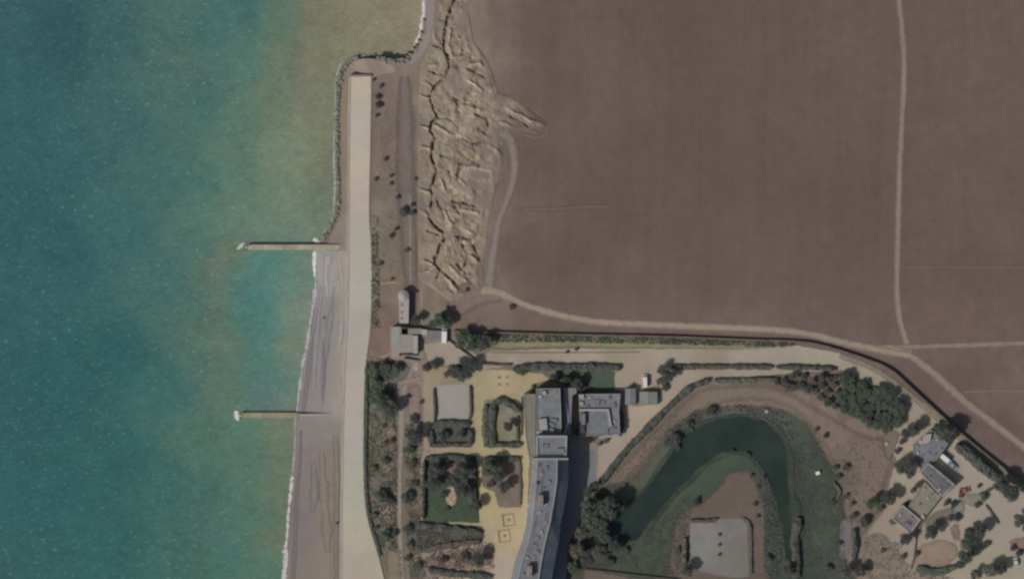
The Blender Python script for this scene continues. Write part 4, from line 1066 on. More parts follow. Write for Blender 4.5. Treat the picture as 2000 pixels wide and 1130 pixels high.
# -- hedges
HG = [
 ([(716, 712), (716, 800), (714, 900), (716, 960), (722, 1010), (732, 1045), (744, 1085)], 6, 1.0, 'dark', 'narrow dark hedge following the inner edge of the promenade'),
 ([(1003, 722), (1040, 716), (1100, 716), (1160, 716), (1212, 718)], 13, 2.0, 'dark', 'dark hedge along the drive north of the hotel block and lawn'),
 ([(945, 709), (975, 711), (1000, 711)], 5, 1.0, 'brown', 'thin low hedge beside the drive above the yellow paving'),
 ([(1312, 716), (1400, 716), (1510, 716)], 9, 1.4, 'brown', 'longer straight hedge between the drive and the inner path'),
 ([(1516, 716), (1570, 717), (1633, 720)], 9, 1.5, 'dark', 'shorter straight hedge at the east end beyond a small gap'),
 ([(1520, 741), (1460, 742), (1395, 743)], 9, 1.4, 'olive', 'low hedge along the top of the dry lawn'),
 ([(1385, 742), (1350, 756), (1320, 781), (1290, 810), (1255, 846), (1222, 880), (1190, 920), (1172, 945)], 12, 1.8, 'dark', 'long diagonal hedge between the courtyard and the dry lawn'),
 ([(1132, 765), (1212, 765)], 5, 1.6, 'dark', 'thin dark hedge against the north wall of the annexe'),
 ([(848, 758), (850, 800), (849, 824)], 5, 1.2, 'dark', 'thin hedge on the west side of the grey gravel square'),
 ([(918, 752), (920, 800), (917, 818)], 5, 1.2, 'brown', 'thin hedge on the east side of the grey gravel square'),
 ([(842, 832), (860, 826), (890, 826), (918, 828)], 11, 1.8, 'dark', 'hedge along the north side of the small dark parterre'),
 ([(842, 840), (842, 868)], 11, 1.6, 'dark', 'hedge along the west side of the small dark parterre'),
 ([(918, 838), (918, 868)], 12, 1.8, 'dark', 'hedge along the east side of the small dark parterre'),
 ([(840, 868), (920, 868)], 8, 1.4, 'dark', 'hedge along the south side of the small dark parterre'),
 ([(950, 868), (948, 830), (950, 790)], 11, 1.8, 'olive', 'west hedge of the parterre with a lone tree'),
 ([(962, 870), (960, 830), (962, 795), (975, 781), (990, 785), (1016, 802)], 13, 2.0, 'dark', 'thick curved hedge round the parterre with a lone tree'),
 ([(945, 868), (1018, 868)], 10, 1.6, 'dark', 'south hedge of the parterre with a lone tree'),
 ([(1011, 812), (1011, 860)], 5, 1.2, 'olive', 'thin olive hedge of the parterre beside the terrace'),
 ([(829, 898), (827, 950), (827, 1012)], 7, 2.0, 'dark', 'tall dark hedge on the west side of the green lawn'),
 ([(832, 894), (870, 892), (920, 894)], 10, 1.8, 'dark', 'hedge along the north side of the green lawn'),
 ([(921, 900), (922, 940), (922, 985)], 17, 2.2, 'dark', 'thick dark hedge on the east side of the green lawn'),
 ([(945, 896), (1015, 896)], 10, 1.6, 'dark', 'hedge at the top of the brown bed beside the terrace'),
 ([(1016, 900), (1017, 985)], 4, 1.0, 'olive', 'thin hedge strip between the brown bed and the yellow path'),
 ([(1019, 775), (1019, 850)], 3, .8, 'olive', 'thin hedge strip beside the long terrace of the north block'),
 ([(812, 1024), (860, 1030), (940, 1040)], 14, 1.8, 'dark', 'dark shrub hedge along the path below the lawn'),
 ([(826, 1074), (870, 1064), (938, 1056)], 10, 1.4, 'brown', 'brown hedge on the lower side of the shrub bed'),
 ([(836, 1110), (870, 1118), (920, 1122), (960, 1126)], 12, 1.6, 'dark', 'dark hedge at the bottom of the garden beds'),
 ([(1866, 870), (1885, 880), (1903, 896), (1920, 912), (1938, 926), (1950, 936)], 21, 3.0, 'dark', 'thick dark hedge row running towards the round end tree'),
 ([(1940, 950), (1925, 960), (1912, 964)], 5, 1.0, 'dark', 'short thin hedge crossing the pale forecourt'),
 ([(1790, 1110), (1830, 1116), (1866, 1106)], 15, 1.6, 'green', 'green hedge at the foot of the round dry lawn'),
 ([(1925, 985), (1940, 1005), (1950, 1022)], 4, .8, 'olive', 'thin curved hedge line on the pale forecourt'),
 ([(1338, 1050), (1336, 1080), (1338, 1100)], 9, 2.0, 'olive', 'ragged hedge on the west side of the grey court'),
 ([(1350, 1015), (1380, 1016), (1402, 1012)], 6, 1.2, 'brown', 'low brown hedge along the top of the grey court'),
 ([(1450, 1010), (1464, 1022), (1467, 1060), (1467, 1120)], 5, 1.0, 'olive', 'low hedge curving round the east side of the grey court'),
 ([(1668, 1032), (1670, 1060), (1668, 1090)], 9, 2.0, 'dark', 'dark hedge on the east side of the grey slipway'),
 ([(1628, 940), (1640, 960), (1628, 985)], 5, 1.0, 'olive', 'thin hedge curving along the edge of the green bank'),
 ([(1560, 1010), (1552, 1050), (1556, 1100), (1552, 1130)], 16, 2.0, 'dark', 'dark overhanging thicket along the narrow eastern moat'),
]
for i, (ln, w, h, k, lab) in enumerate(HG):
    hedge(ln, w, h, k, lab, seed=i, rough=0.45)

# -- trees and bushes, each with what singles it out
TREES = [
 # behind the promenade
 (738, 190, 6, 'dark', 'bush', 'dark bush just inside the northern end of the promenade'), (739, 206, 7, 'dark', 'bush', 'larger dark bush below the first one inside the promenade'),
 (736, 226, 5, 'dark', 'bush', 'third dark bush down the inside of the promenade'), (744, 168, 5, 'brown', 'bush', 'small bush east of the promenade end wall'), (730, 156, 4, 'dark', 'bush', 'small dark bush at the corner of the promenade end wall'),
 (734, 350, 5, 'dark', 'bush', 'lone dark bush on the grass beside the promenade'), (753, 311, 5, 'brown', 'bush', 'brown bush alone on the dry slope'),
 (764, 343, 4, 'brown', 'bush', 'upper of two close brown bushes beside the old carriageway'), (764, 358, 4, 'brown', 'bush', 'lower of two close brown bushes beside the old carriageway'),
 (776, 385, 5, 'brown', 'bush', 'brown bush on the edge of the old carriageway'), (788, 414, 10, 'green', 'bush', 'green bush sprawling over the old carriageway'), (806, 400, 5, 'dark', 'bush', 'upper dark bush of the pair on the carriageway'),
 (806, 416, 6, 'dark', 'bush', 'lower dark bush of the pair on the carriageway'), (812, 350, 4, 'brown', 'bush', 'small brown bush against the cliff foot'), (774, 447, 5, 'brown', 'bush', 'upper brown bush north of the path steps'),
 (764, 461, 6, 'brown', 'bush', 'wider brown bush north of the path steps'), (795, 488, 5, 'dark', 'bush', 'small dark bush in the middle of the carriageway near its south end'), (742, 515, 6, 'olive', 'bush', 'olive bush by the promenade above the stepping path'),
 (813, 569, 4, 'dark', 'bush', 'small dark bush beside the pavilion'), (765, 545, 4, 'olive', 'bush', 'small olive bush by the stepping path'),
 (1000, 599, 6, 'dark', 'bush', 'lone dark bush beside the cliff top path'), (912, 566, 5, 'dark', 'bush', 'dark bush at the end of the deepest gully'),
 (1126, 681, 4, 'dark', 'bush', 'upper bush of the close pair on the drive verge'), (1108, 687, 4, 'dark', 'bush', 'lower bush of the close pair on the drive verge'),
 (658, 1021, 3, 'dark', 'bush', 'tiny dark bush on the beach against the promenade'),
 # round the pavilion
 (812, 626, 11, 'dark', 'tree', 'round dark tree beside the pavilion'), (860, 622, 15, 'green', 'tree', 'green tree north of the white van by the walkway'), (875, 630, 11, 'dark', 'tree', 'dark tree directly north of the white van'),
 (845, 634, 9, 'dark', 'tree', 'dark tree on the west side of the van bay'), (905, 655, 12, 'green', 'tree', 'green tree east of the van under the wall'), (920, 668, 16, 'green', 'tree', 'broad green tree at the head of the drive'),
 (946, 668, 15, 'dark', 'tree', 'dark round tree where the drive begins'), (895, 672, 8, 'olive', 'bush', 'olive bush beside the diagonal garden path'), (866, 612, 6, 'olive', 'bush', 'small olive bush north of the van bay'),
 # garden north edge
 (850, 711, 11, 'dark', 'bush', 'dark sprawling bush above the garden entrance'), (832, 718, 9, 'dark', 'bush', 'dark bush beside the short white strip'), (890, 722, 16, 'dark', 'tree', 'dark tree between drive and grey gravel square'),
 (915, 722, 15, 'dark', 'tree', 'dark tree at the northwest corner of the yellow paving'), (875, 730, 9, 'olive', 'bush', 'olive bush above the grey gravel square'), (902, 735, 12, 'green', 'bush', 'green bush reaching onto the grey gravel square'),
 (1018, 726, 9, 'green', 'bush', 'green bush at the west end of the northern hedge'),
 # wild garden
 (730, 722, 14, 'green', 'bush', 'large green bush below the terrace nearest the promenade'), (752, 716, 13, 'dark', 'bush', 'dark green bush in the middle under the terrace'), (775, 720, 13, 'green', 'bush', 'bright green bush under the east end of the terrace'),
 (735, 745, 11, 'green', 'bush', 'green bush at the promenade side of the wild garden'), (742, 782, 16, 'green', 'tree', 'round green tree in the upper wild garden'), (764, 800, 14, 'dark', 'tree', 'dark tree touching the garden path'),
 (755, 778, 8, 'olive', 'bush', 'olive bush beside the round green tree'), (795, 775, 7, 'dark', 'bush', 'dark bush east of the garden path near its head'), (823, 785, 5, 'brown', 'bush', 'narrow brown bush beside the western gravel path'),
 (808, 818, 9, 'dark', 'bush', 'dark bush at the west corner of the small parterre'), (808, 850, 15, 'dark', 'tree', 'dark tree between garden path and small parterre'), (750, 832, 5, 'brown', 'bush', 'brown bush on the bare centre of the wild garden'),
 (765, 860, 7, 'brown', 'bush', 'lower brown bush on the bare centre of the wild garden'), (798, 878, 11, 'green', 'bush', 'green bush at the end of the middle cross path'), (752, 900, 9, 'olive', 'bush', 'olive bush west of the garden path below the cross path'),
 (728, 915, 8, 'olive', 'bush', 'olive bush near the promenade hedge halfway down'), (803, 905, 10, 'olive', 'bush', 'olive bush outside the northwest corner of the lawn'), (745, 968, 15, 'green', 'bush', 'wide green bush west of the long garden path'),
 (762, 978, 9, 'dark', 'bush', 'dark bush beside the wide green bush'), (795, 970, 13, 'dark', 'bush', 'dark bush east of the long garden path beside the lawn'), (808, 945, 9, 'olive', 'bush', 'olive bush outside the west hedge of the lawn'),
 (796, 1030, 10, 'dark', 'bush', 'dark bush at the southwest corner of the lawn'), (755, 1045, 12, 'green', 'bush', 'green bush in the narrow south end of the wild garden'), (770, 1040, 8, 'dark', 'bush', 'dark bush west of the path in the south garden'),
 (800, 1062, 9, 'olive', 'bush', 'olive bush at the west end of the shrub bed'), (796, 1088, 8, 'dark', 'bush', 'dark bush at the start of the lower garden path'), (818, 1103, 8, 'dark', 'bush', 'dark bush left of the lowest bed'),
 (730, 1005, 7, 'olive', 'bush', 'olive bush leaning over the promenade edge'), (735, 1030, 6, 'olive', 'bush', 'lower olive bush leaning over the promenade edge'), (752, 865, 6, 'olive', 'bush', 'olive bush in the centre of the wild garden'),
 # formal beds
 (992, 832, 10, 'dark', 'tree', 'lone tree in the centre of its parterre'), (865, 850, 13, 'dark', 'bush', 'dark bush inside the small dark parterre'), (900, 848, 12, 'green', 'bush', 'green bush inside the small dark parterre'),
 (850, 915, 15, 'dark', 'tree', 'dark tree at the upper west of the lawn'), (846, 945, 14, 'dark', 'tree', 'dark tree in the middle west of the lawn'), (885, 935, 13, 'dark', 'tree', 'dark tree in the centre of the lawn'),
 (902, 915, 17, 'dark', 'tree', 'dark tree at the upper east of the lawn'), (904, 955, 16, 'dark', 'tree', 'dark tree in the middle east of the lawn'), (866, 965, 9, 'green', 'bush', 'green bush beside the pale patch of the lawn'),
 (874, 992, 5, 'dark', 'bush', 'small dark bush below the pale patch of the lawn'), (930, 985, 12, 'dark', 'tree', 'dark tree overhanging the yellow path by the lawn'), (868, 898, 11, 'dark', 'bush', 'dark bush under the north hedge of the lawn'),
 (957, 910, 17, 'green', 'tree', 'green tree in the corner of the brown bed'), (974, 928, 13, 'dark', 'tree', 'dark tree in the middle of the brown bed'), (985, 950, 12, 'dark', 'tree', 'dark tree low in the brown bed'),
 (958, 945, 9, 'brown', 'bush', 'brown bush at the edge of the yellow paving'), (935, 1090, 14, 'dark', 'tree', 'dark round tree in the lowest garden bed'), (905, 1088, 12, 'olive', 'bush', 'olive bush in the lowest garden bed'),
 (865, 1092, 9, 'brown', 'bush', 'brown bush at the west of the lowest garden bed'),
 # round the buildings
 (1082, 738, 8, 'dark', 'tree', 'dark tree against the north end of the hotel block'), (1105, 745, 11, 'dark', 'tree', 'dark tree in the corner between the block and lawn'), (1125, 752, 12, 'dark', 'tree', 'dark tree on the south side of the lawn'),
 (1138, 756, 8, 'dark', 'bush', 'dark bush at the north corner of the annexe'), (1041, 756, 5, 'olive', 'bush', 'olive bush at the northwest corner of the block'), (1126, 843, 6, 'dark', 'bush', 'dark bush in the yard between block and annexe'),
 (1107, 863, 5, 'dark', 'bush', 'small dark bush at the corner of the raised terrace'), (1213, 810, 9, 'brown', 'bush', 'upper brown bush against the east wall of the annexe'), (1216, 828, 8, 'brown', 'bush', 'middle brown bush against the east wall of the annexe'),
 (1212, 843, 8, 'brown', 'bush', 'lower brown bush against the east wall of the annexe'), (1184, 860, 6, 'olive', 'bush', 'low olive bush at the south corner of the annexe'), (1172, 866, 5, 'olive', 'bush', 'small olive bush in the courtyard by the annexe'),
 (1236, 752, 5, 'brown', 'bush', 'brown bush behind the smaller shed'), (1295, 722, 11, 'green', 'tree', 'green tree at the corner of the drive by the white van'), (1306, 735, 12, 'dark', 'tree', 'dark tree east of the sheds'),
 (1290, 745, 9, 'olive', 'bush', 'olive bush between white van and dark tree'), (1298, 756, 8, 'brown', 'bush', 'brown bush behind the wider shed'),
 (1147, 960, 9, 'green', 'tree', 'small green tree at the end of the diagonal hedge'), (1163, 945, 8, 'dark', 'tree', 'dark tree where the diagonal hedge ends'), (1150, 985, 17, 'green', 'tree', 'green tree beside the shaded forecourt'),
 (1160, 1015, 22, 'green', 'tree', 'largest bright green tree at the western end of the moat'), (1188, 990, 22, 'dark', 'tree', 'largest dark tree overhanging the western moat'), (1205, 985, 14, 'dark', 'tree', 'dark tree reaching over the moat water'),
 (1135, 1040, 13, 'olive', 'tree', 'olive tree south of the largest green tree'), (1180, 1045, 14, 'green', 'tree', 'green tree at the tip of the moat'), (1200, 1065, 12, 'dark', 'tree', 'dark tree on the southern moat shore'),
 (1170, 1080, 14, 'grey', 'tree', 'greyish tree on the southwestern bank'), (1125, 1075, 14, 'olive', 'tree', 'olive tree beside the long building at the frame edge'), (1145, 1095, 13, 'dark', 'tree', 'dark tree by the lower forecourt'),
 (1120, 1108, 12, 'green', 'tree', 'green tree nearest the bottom of the long building'), (1220, 1075, 8, 'grey', 'bush', 'pale bush on the southern moat shore'), (1190, 1095, 9, 'dark', 'bush', 'dark bush on the southwestern bank'),
 # moat
 (1388, 803, 11, 'dark', 'bush', 'dark bush on the dry lawn above the moat'), (1346, 828, 9, 'dark', 'bush', 'dark bush northwest of the moat'), (1350, 838, 5, 'olive', 'bush', 'small olive bush at the northwest moat edge'),
 (1355, 812, 4, 'olive', 'bush', 'tiny olive bush on the dry lawn northwest of the moat'), (1318, 858, 13, 'dark', 'bush', 'wide dark bush on the west bank of the moat'), (1305, 865, 9, 'green', 'bush', 'green bush on the west bank of the moat'),
 (1322, 872, 7, 'brown', 'bush', 'brown bush on the west bank of the moat'), (1358, 980, 10, 'dark', 'bush', 'dark bush on the island near the court'), (1460, 887, 6, 'dark', 'bush', 'dark bush at the northern tip of the island'),
 (1468, 928, 5, 'dark', 'bush', 'slim dark bush on the island shore'), (1430, 880, 6, 'dark', 'bush', 'dark bush on the island facing the northern water'), (1492, 932, 5, 'dark', 'bush', 'dark bush where the island faces east'),
 (1474, 984, 6, 'brown', 'bush', 'reddish bush on the east side of the island'), (1480, 1008, 5, 'brown', 'bush', 'lower reddish bush on the east side of the island'), (1480, 950, 5, 'olive', 'bush', 'olive bush on the east side of the island'),
 (1325, 1075, 8, 'dark', 'bush', 'dark bush at the west hedge of the court'), (1342, 1112, 12, 'dark', 'tree', 'dark tree at the bottom corner of the court'), (1500, 1090, 9, 'grey', 'bush', 'pale bush between court and eastern moat'),
 (1612, 850, 6, 'dark', 'bush', 'tiny dark bush on the dry lawn north of the white box'), (1595, 838, 5, 'brown', 'bush', 'small brown bush at the edge of the eastern green bank'), (1650, 912, 8, 'brown', 'bush', 'reddish brown bush on the eastern dry lawn'),
 (1632, 912, 6, 'dark', 'bush', 'dark bush at the top of the thin curved hedge'), (1638, 930, 7, 'dark', 'bush', 'dark bush left of the reddish one'), (1625, 980, 7, 'dark', 'bush', 'dark bush at the bottom of the thin curved hedge'),
 (1652, 968, 6, 'brown', 'bush', 'brown bush in the middle of the eastern dry lawn'), (1665, 983, 6, 'brown', 'bush', 'lower brown bush of the eastern dry lawn'), (1688, 1018, 12, 'dark', 'bush', 'dark bush above the grey slipway'),
 (1665, 1008, 9, 'olive', 'bush', 'olive bush above the grey slipway'), (1618, 1108, 8, 'dark', 'bush', 'dark bush at the foot of the eastern bank'), (1650, 1115, 13, 'grey', 'tree', 'greyish tree at the bottom of the eastern bank'),
 (1680, 1112, 11, 'dark', 'tree', 'dark tree beside the greyish one below the slipway'), (1640, 1060, 6, 'dark', 'bush', 'dark bush on the west side of the slipway'), (1540, 1110, 11, 'dark', 'tree', 'dark tree over the narrow end of the moat'),
 # villa
 (1845, 842, 18, 'dark', 'tree', 'dark round tree at the north corner of the villa'), (1832, 832, 8, 'dark', 'tree', 'smaller dark tree at the north corner of the villa'), (1856, 853, 9, 'dark', 'tree', 'dark tree beginning the hedge row behind the villa'),
 (1784, 838, 13, 'dark', 'tree', 'dark tree northwest of the villa by the drive'), (1770, 846, 10, 'dark', 'tree', 'dark tree between woodland and villa'), (1762, 862, 7, 'brown', 'bush', 'brown bush on the villa lawn edge'),
 (1752, 880, 7, 'brown', 'bush', 'lower brown bush on the villa lawn edge'), (1760, 908, 13, 'green', 'tree', 'green tree on the west side of the villa'), (1778, 908, 15, 'dark', 'tree', 'dark tree against the west wall of the villa'),
 (1775, 925, 10, 'green', 'bush', 'green bush below the trees on the west side of the villa'), (1795, 945, 8, 'dark', 'bush', 'dark bush in the corner of the villa terrace'), (1783, 957, 6, 'olive', 'bush', 'olive bush on the corner of the villa terrace'),
 (1732, 972, 14, 'dark', 'tree', 'dark round tree alone west of the villa terrace'), (1705, 982, 13, 'green', 'tree', 'green tree beside the dark round one'), (1720, 992, 8, 'olive', 'bush', 'olive bush under the pair of trees west of the terrace'),
 (1774, 983, 6, 'dark', 'bush', 'small dark bush beside the low south wing'), (1745, 1018, 8, 'olive', 'bush', 'olive bush west of the low south wing'), (1861, 985, 9, 'dark', 'bush', 'dark bush east of the villa terrace'),
 (1848, 982, 7, 'green', 'bush', 'green bush east of the villa terrace'), (1868, 1010, 8, 'dark', 'bush', 'dark bush at the garden lawn southeast of the villa'), (1855, 1012, 7, 'olive', 'bush', 'olive bush in the garden southeast of the villa'),
 (1819, 1038, 14, 'dark', 'tree', 'dark round tree south of the villa terrace'), (1768, 1052, 12, 'dark', 'tree', 'dark round tree below the low south wing'), (1914, 1034, 14, 'dark', 'tree', 'large dark round tree on the pale forecourt'),
 (1892, 1038, 12, 'dark', 'tree', 'dark tree left of the large round one'), (1888, 1060, 13, 'green', 'tree', 'green tree beside the pale forecourt'), (1905, 1075, 9, 'dark', 'tree', 'dark tree at the forecourt edge below the green one'),
 (1884, 1085, 14, 'green', 'tree', 'lower green tree beside the pale forecourt'), (1925, 1062, 8, 'brown', 'bush', 'brownish bush pointing onto the forecourt'), (1875, 1100, 9, 'dark', 'tree', 'dark tree at the end of the green hedge'),
 (1972, 960, 18, 'dark', 'tree', 'round dark tree ending the long hedge row'), (1956, 946, 17, 'dark', 'tree', 'dark tree second from the end of the hedge row'), (1935, 1112, 14, 'grey', 'tree', 'greyish tree at the bottom of the forecourt'),
 (1955, 1108, 11, 'dark', 'tree', 'dark tree beside the greyish one at the bottom'), (1905, 1120, 11, 'olive', 'tree', 'olive tree at the bottom left of the forecourt'), (1990, 1015, 13, 'olive', 'tree', 'olive tree at the east edge of the forecourt'),
 (2003, 1030, 9, 'dark', 'bush', 'dark bush under the olive tree at the east edge'), (1978, 1070, 7, 'brown', 'bush', 'upper brown bush beside the small white car'), (1990, 1080, 8, 'dark', 'bush', 'dark bush beside the small white car'),
 (1790, 1080, 6, 'brown', 'bush', 'brown bush beside the pale villa path'), (1724, 1074, 5, 'brown', 'bush', 'small brown bush on the dry ground left of the villa path'), (1764, 1085, 6, 'brown', 'bush', 'brown bush right beside the grey terrace'),
 (1912, 948, 5, 'brown', 'bush', 'small reddish bush beside the orange car'), (1908, 985, 7, 'brown', 'bush', 'reddish bush in the forecourt bed'), (1922, 970, 8, 'green', 'bush', 'green bush in the forecourt bed'),
]
for (u, v, rd, k, cat, lab) in TREES:
    tree(u, v, rd, k, lab, cat, squash=rt.uniform(.85, 1.1), h=(1.0 if cat == 'tree' else .9))
# three clipped bushes on the court centre line
for v, lab in ((1043, 'uppermost of three round bushes in a line on the grey court'), (1063, 'middle one of three round bushes in a line on the grey court'), (1082, 'lowest of three round bushes in a line on the grey court')):
    tree(1405, v, 3.6, 'dark', lab, 'bush')
# woodland belt
rw = np.random.default_rng(22); placed = []
for _ in range(4000):
    u, v = rw.uniform(1510, 1770), rw.uniform(730, 842)
    if not inside(np.array([u]), np.array([v]), WOOD)[0]: continue
    if all((u - a) ** 2 + (v - b_) ** 2 > 12.5 ** 2 for a, b_ in placed):
        placed.append((u, v))
for i, (u, v) in enumerate(placed):
    east = u > 1640
    k = rw.choice(['green', 'dark', 'olive', 'olive'] if not east else ['green', 'green', 'green', 'dark'])
    tree(u, v, rw.uniform(7.5, 11) if east else rw.uniform(5.5, 8.5), str(k), ('leafy tree in the dense eastern part of the woodland belt' if east else 'low leafy tree in the thin western part of the woodland belt'), 'tree',
         group=('dense eastern woodland trees' if east else 'thin western woodland trees'), h=.75)
for q, lab in (((1652, 735), 'slim dark tree sticking up from the northern woodland edge'), ((1755, 790), 'dark tree on the outer corner of the woodland')):
    tree(q[0], q[1], 9, 'dark', lab, 'tree')

# ================================================================== WALLS
def long_wall(name, line, w, h, mat, label, cope=True, cat='wall'):
    mid = line[len(line) // 2]
    org = P(mid[0], mid[1], Hf(*mid))
    t = thing(name, label, cat, org)
    wall_strip('masonry', line, -w / 2, w, -0.5, (h,), mat, t, org)
    if cope:
        wall_strip('coping', line, -w / 2 - .4, w + .8, h, (h + .15,), mat, t, org)
    return t
WALL = [(885, 647), (1000, 650), (1150, 654), (1300, 657), (1450, 663), (1560, 667), (1620, 678), (1700, 704), (1742, 724), (1790, 767), (1850, 822), (1900, 866), (1950, 906), (2000, 944), (2080, 1005)]
long_wall('boundary_wall', WALL, 2.4, 1.5, flat_mat('boundary_stone', (98, 88, 78), var=0.25), 'long boundary wall curving between the open field and the estate drive')
long_wall('garden_wall', [(872, 662), (890, 676), (912, 692), (930, 705)], 2, 1.0, M_STONE, 'short diagonal garden wall beside the path from the white van')
long_wall('bank_wall', [(1140, 1110), (1200, 1117), (1260, 1124), (1330, 1132)], 2, 0.8, flat_mat('dark_stone', (70, 66, 62)), 'low dark wall at the bottom of the frame south of the moat')
long_wall('villa_wall', [(1838, 968), (1822, 990), (1800, 1022), (1790, 1045), (1785, 1085), (1778, 1110)], 2, 0.7, M_STONE, 'thin pale garden wall curving from the villa terrace down past the round tree')

# ================================================================== BUILDINGS
M_LEAD = flat_mat('lead_roof', (104, 106, 112), var=0.14, scale=0.5)
M_LEAD2 = flat_mat('blue_slate', (98, 104, 112), var=0.14, scale=0.8)
M_GREYR = flat_mat('grey_roof_felt', (108, 110, 114), var=0.17, scale=0.45)
M_GREYD = flat_mat('dark_roof_felt', (98, 97, 98), var=0.17, scale=0.6)
M_GREEN = flat_mat('mossy_roof_felt', (110, 110, 102), var=0.12, scale=0.6)
M_PARA = flat_mat('parapet_stone', (140, 140, 140), var=0.1)
M_RENDER = flat_mat('pale_render', (148, 140, 128), var=0.1)
M_BRICK = flat_mat('chimney_brick', (128, 116, 112), var=0.2)
M_PALE = flat_mat('pale_slab', (152, 144, 138), var=0.08)
M_WIN = M_GLASS

def pane_row(poly_w, z, parent, org, edges, every=3.2, w=1.2, h=1.5):
    """windows set into the facades: frame + glass per opening"""
    n = len(poly_w)
    a = sum(poly_w[i][0] * poly_w[(i + 1) % n][1] - poly_w[(i + 1) % n][0] * poly_w[i][1] for i in range(n))
    sg = 1 if a > 0 else -1
    for e in edges:
        p = Vector(poly_w[e]); q = Vector(poly_w[(e + 1) % n]); d = q - p; L = d.length; d.normalize()
        nn = Vector((d.y, -d.x)) * sg
        k = int(L // every)
        for i in range(k):
            c = p + d * (L * (i + .5) / k) + nn * 0.03
            ang = math.atan2(d.y, d.x)
            m = MB(); m.box(c.x, c.y, z, w, 0.16, h, ang)
            o = m.build('window', M_WHITE, parent, org)
            m = MB(); m.box(c.x + nn.x * .06, c.y + nn.y * .06, z, w - .25, 0.12, h - .25, ang)
            g = m.build('pane', M_WIN, o, None)
            g.data.transform(Matrix.Translation(-Vector(org)))

def block(t, org, poly, z0, z1, roofm, wallm=M_RENDER, para=0.35, ph=0.5, win=None, param=M_PARA):
    W = wpoly(poly, z1)
    m = MB(); m.prism(W, z0 - .6, z1 - 0.05, top=False); m.build('wall', wallm, t, org)
    ins = inset(W, para) if para else W
    m = MB(); m.prism(ins, z1 - .5, z1); m.build('roof', roofm, t, org)
    if para:
        m = MB(); m.ring(W, ins, z1 - .4, z1 + ph); m.build('parapet', param, t, org)
    if win:
        pane_row(W, *win[:1], t, org, win[1])
    return W

# ---- long main building with mansard east slope
gz = 6.9
mb_org = P(1060, 1000, gz)
mb = thing('long_building', 'long grey roofed building curving to the bottom edge with a dark east slope', 'building', mb_org)
ZR = gz + 15.0
west = [(1042, 896), (1037, 940), (1033, 980), (1029, 1020), (1019, 1060), (1006, 1095), (998, 1130), (988, 1190), (980, 1260)]
midw = [(1050, 896), (1047, 940), (1044, 980), (1040, 1020), (1031, 1060), (1019, 1095), (1012, 1130), (1002, 1190), (994, 1260)]
mide = [(1088, 896), (1087, 940), (1081, 980), (1074, 1020), (1064, 1060), (1057, 1095), (1052, 1130), (1044, 1190), (1036, 1260)]
east = [(1110, 896), (1110, 940), (1104, 980), (1095, 1020), (1091, 1060), (1084, 1095), (1078, 1130), (1070, 1190), (1062, 1260)]
def strip_roof(name, A, za, B_, zb, mat, parent, org, th=0.3):
    m = MB()
    for i in range(len(A) - 1):
        a0 = P(*A[i], za); a1 = P(*A[i + 1], za); b0 = P(*B_[i], zb); b1 = P(*B_[i + 1], zb)
        m.face([a0, a1, b1, b0])
    return m.build(name, mat, parent, org)
m = MB(); m.prism([P(*p, ZR - 1.6)[:2] for p in west] + [P(*p, ZR - 4.6)[:2] for p in east[::-1]], gz - .6, ZR - 4.7, top=False)
m.build('wall', M_RENDER, mb, mb_org)
strip_roof('west_eaves_slope', west, ZR - 1.6, midw, ZR, flat_mat('pale_slate', (110, 112, 118), var=0.12), mb, mb_org)
m = MB(); m.prism([P(*p, ZR - 1.6)[:2] for p in west] + [P(*p, ZR - 1.6)[:2] for p in midw[::-1]], ZR - 5, ZR - 1.7, top=False)
m.build('west_cornice', M_RENDER, mb, mb_org)
# flat lead roof in standing-seam bays
for i in range(len(midw) - 1):
    m = MB(); q = [P(*midw[i], ZR), P(*midw[i + 1], ZR), P(*mide[i + 1], ZR), P(*mide[i], ZR)]
    m.face(q); m.build('roof_bay', M_LEAD, mb, mb_org)
sl = strip_roof('mansard_slope', mide, ZR, east, ZR - 4.6, M_LEAD2, mb, mb_org)
m = MB()
for i in range(len(mide) - 1):
    for A, o_ in ((mide, 1.0), (midw, -1.0)):
        a = P(*A[i], ZR); b1 = P(*A[i + 1], ZR)
        m.prism([(a[0] - .2, a[1]), (a[0] + .2, a[1]), (b1[0] + .2, b1[1]), (b1[0] - .2, b1[1])], ZR - .1, ZR + .22)
m.build('roof_edge', M_PARA, mb, mb_org)
m = MB(); m.prism(wpoly([(1042, 894), (1110, 894), (1110, 897), (1042, 897)], ZR), gz - .5, ZR + .4); m.build('gable_parapet', M_PARA, mb, mb_org)
def chimney(u, v, sx, sy, z, h, parent, org, mat=M_BRICK):
    m = MB(); x, y, _ = P(u, v, z); m.box(x, y, z + h / 2 - .2, sx, sy, h + .4, 0)
    c = m.build('chimney', mat, parent, org)
    m = MB()
    for k in (-.28, .28):
        m.cyl(x, y + k * sy, z + h, z + h + .5, .22, .18, 8)
    g = m.build('chimney_pot', M_BRICK, c, None); g.data.transform(Matrix.Translation(-Vector(org)))
chimney(1056, 976, 2.0, 4.2, ZR, 2.8, mb, mb_org)
chimney(1034, 1114, 2.0, 4.2, ZR, 2.8, mb, mb_org)
chimney(1048, 944, 0.9, 1.1, ZR, 1.2, mb, mb_org)
chimney(1046, 1070, 1.6, 3.4, ZR, 0.3, mb, mb_org)
for (u, v) in ((1058, 925), (1066, 1020), (1050, 1050), (1043, 1088)):
    x, y, _ = P(u, v, ZR); m = MB(); m.box(x, y, ZR + .15, 1.2, 1.6, .4); m.build('skylight', M_GREYR, mb, mb_org)
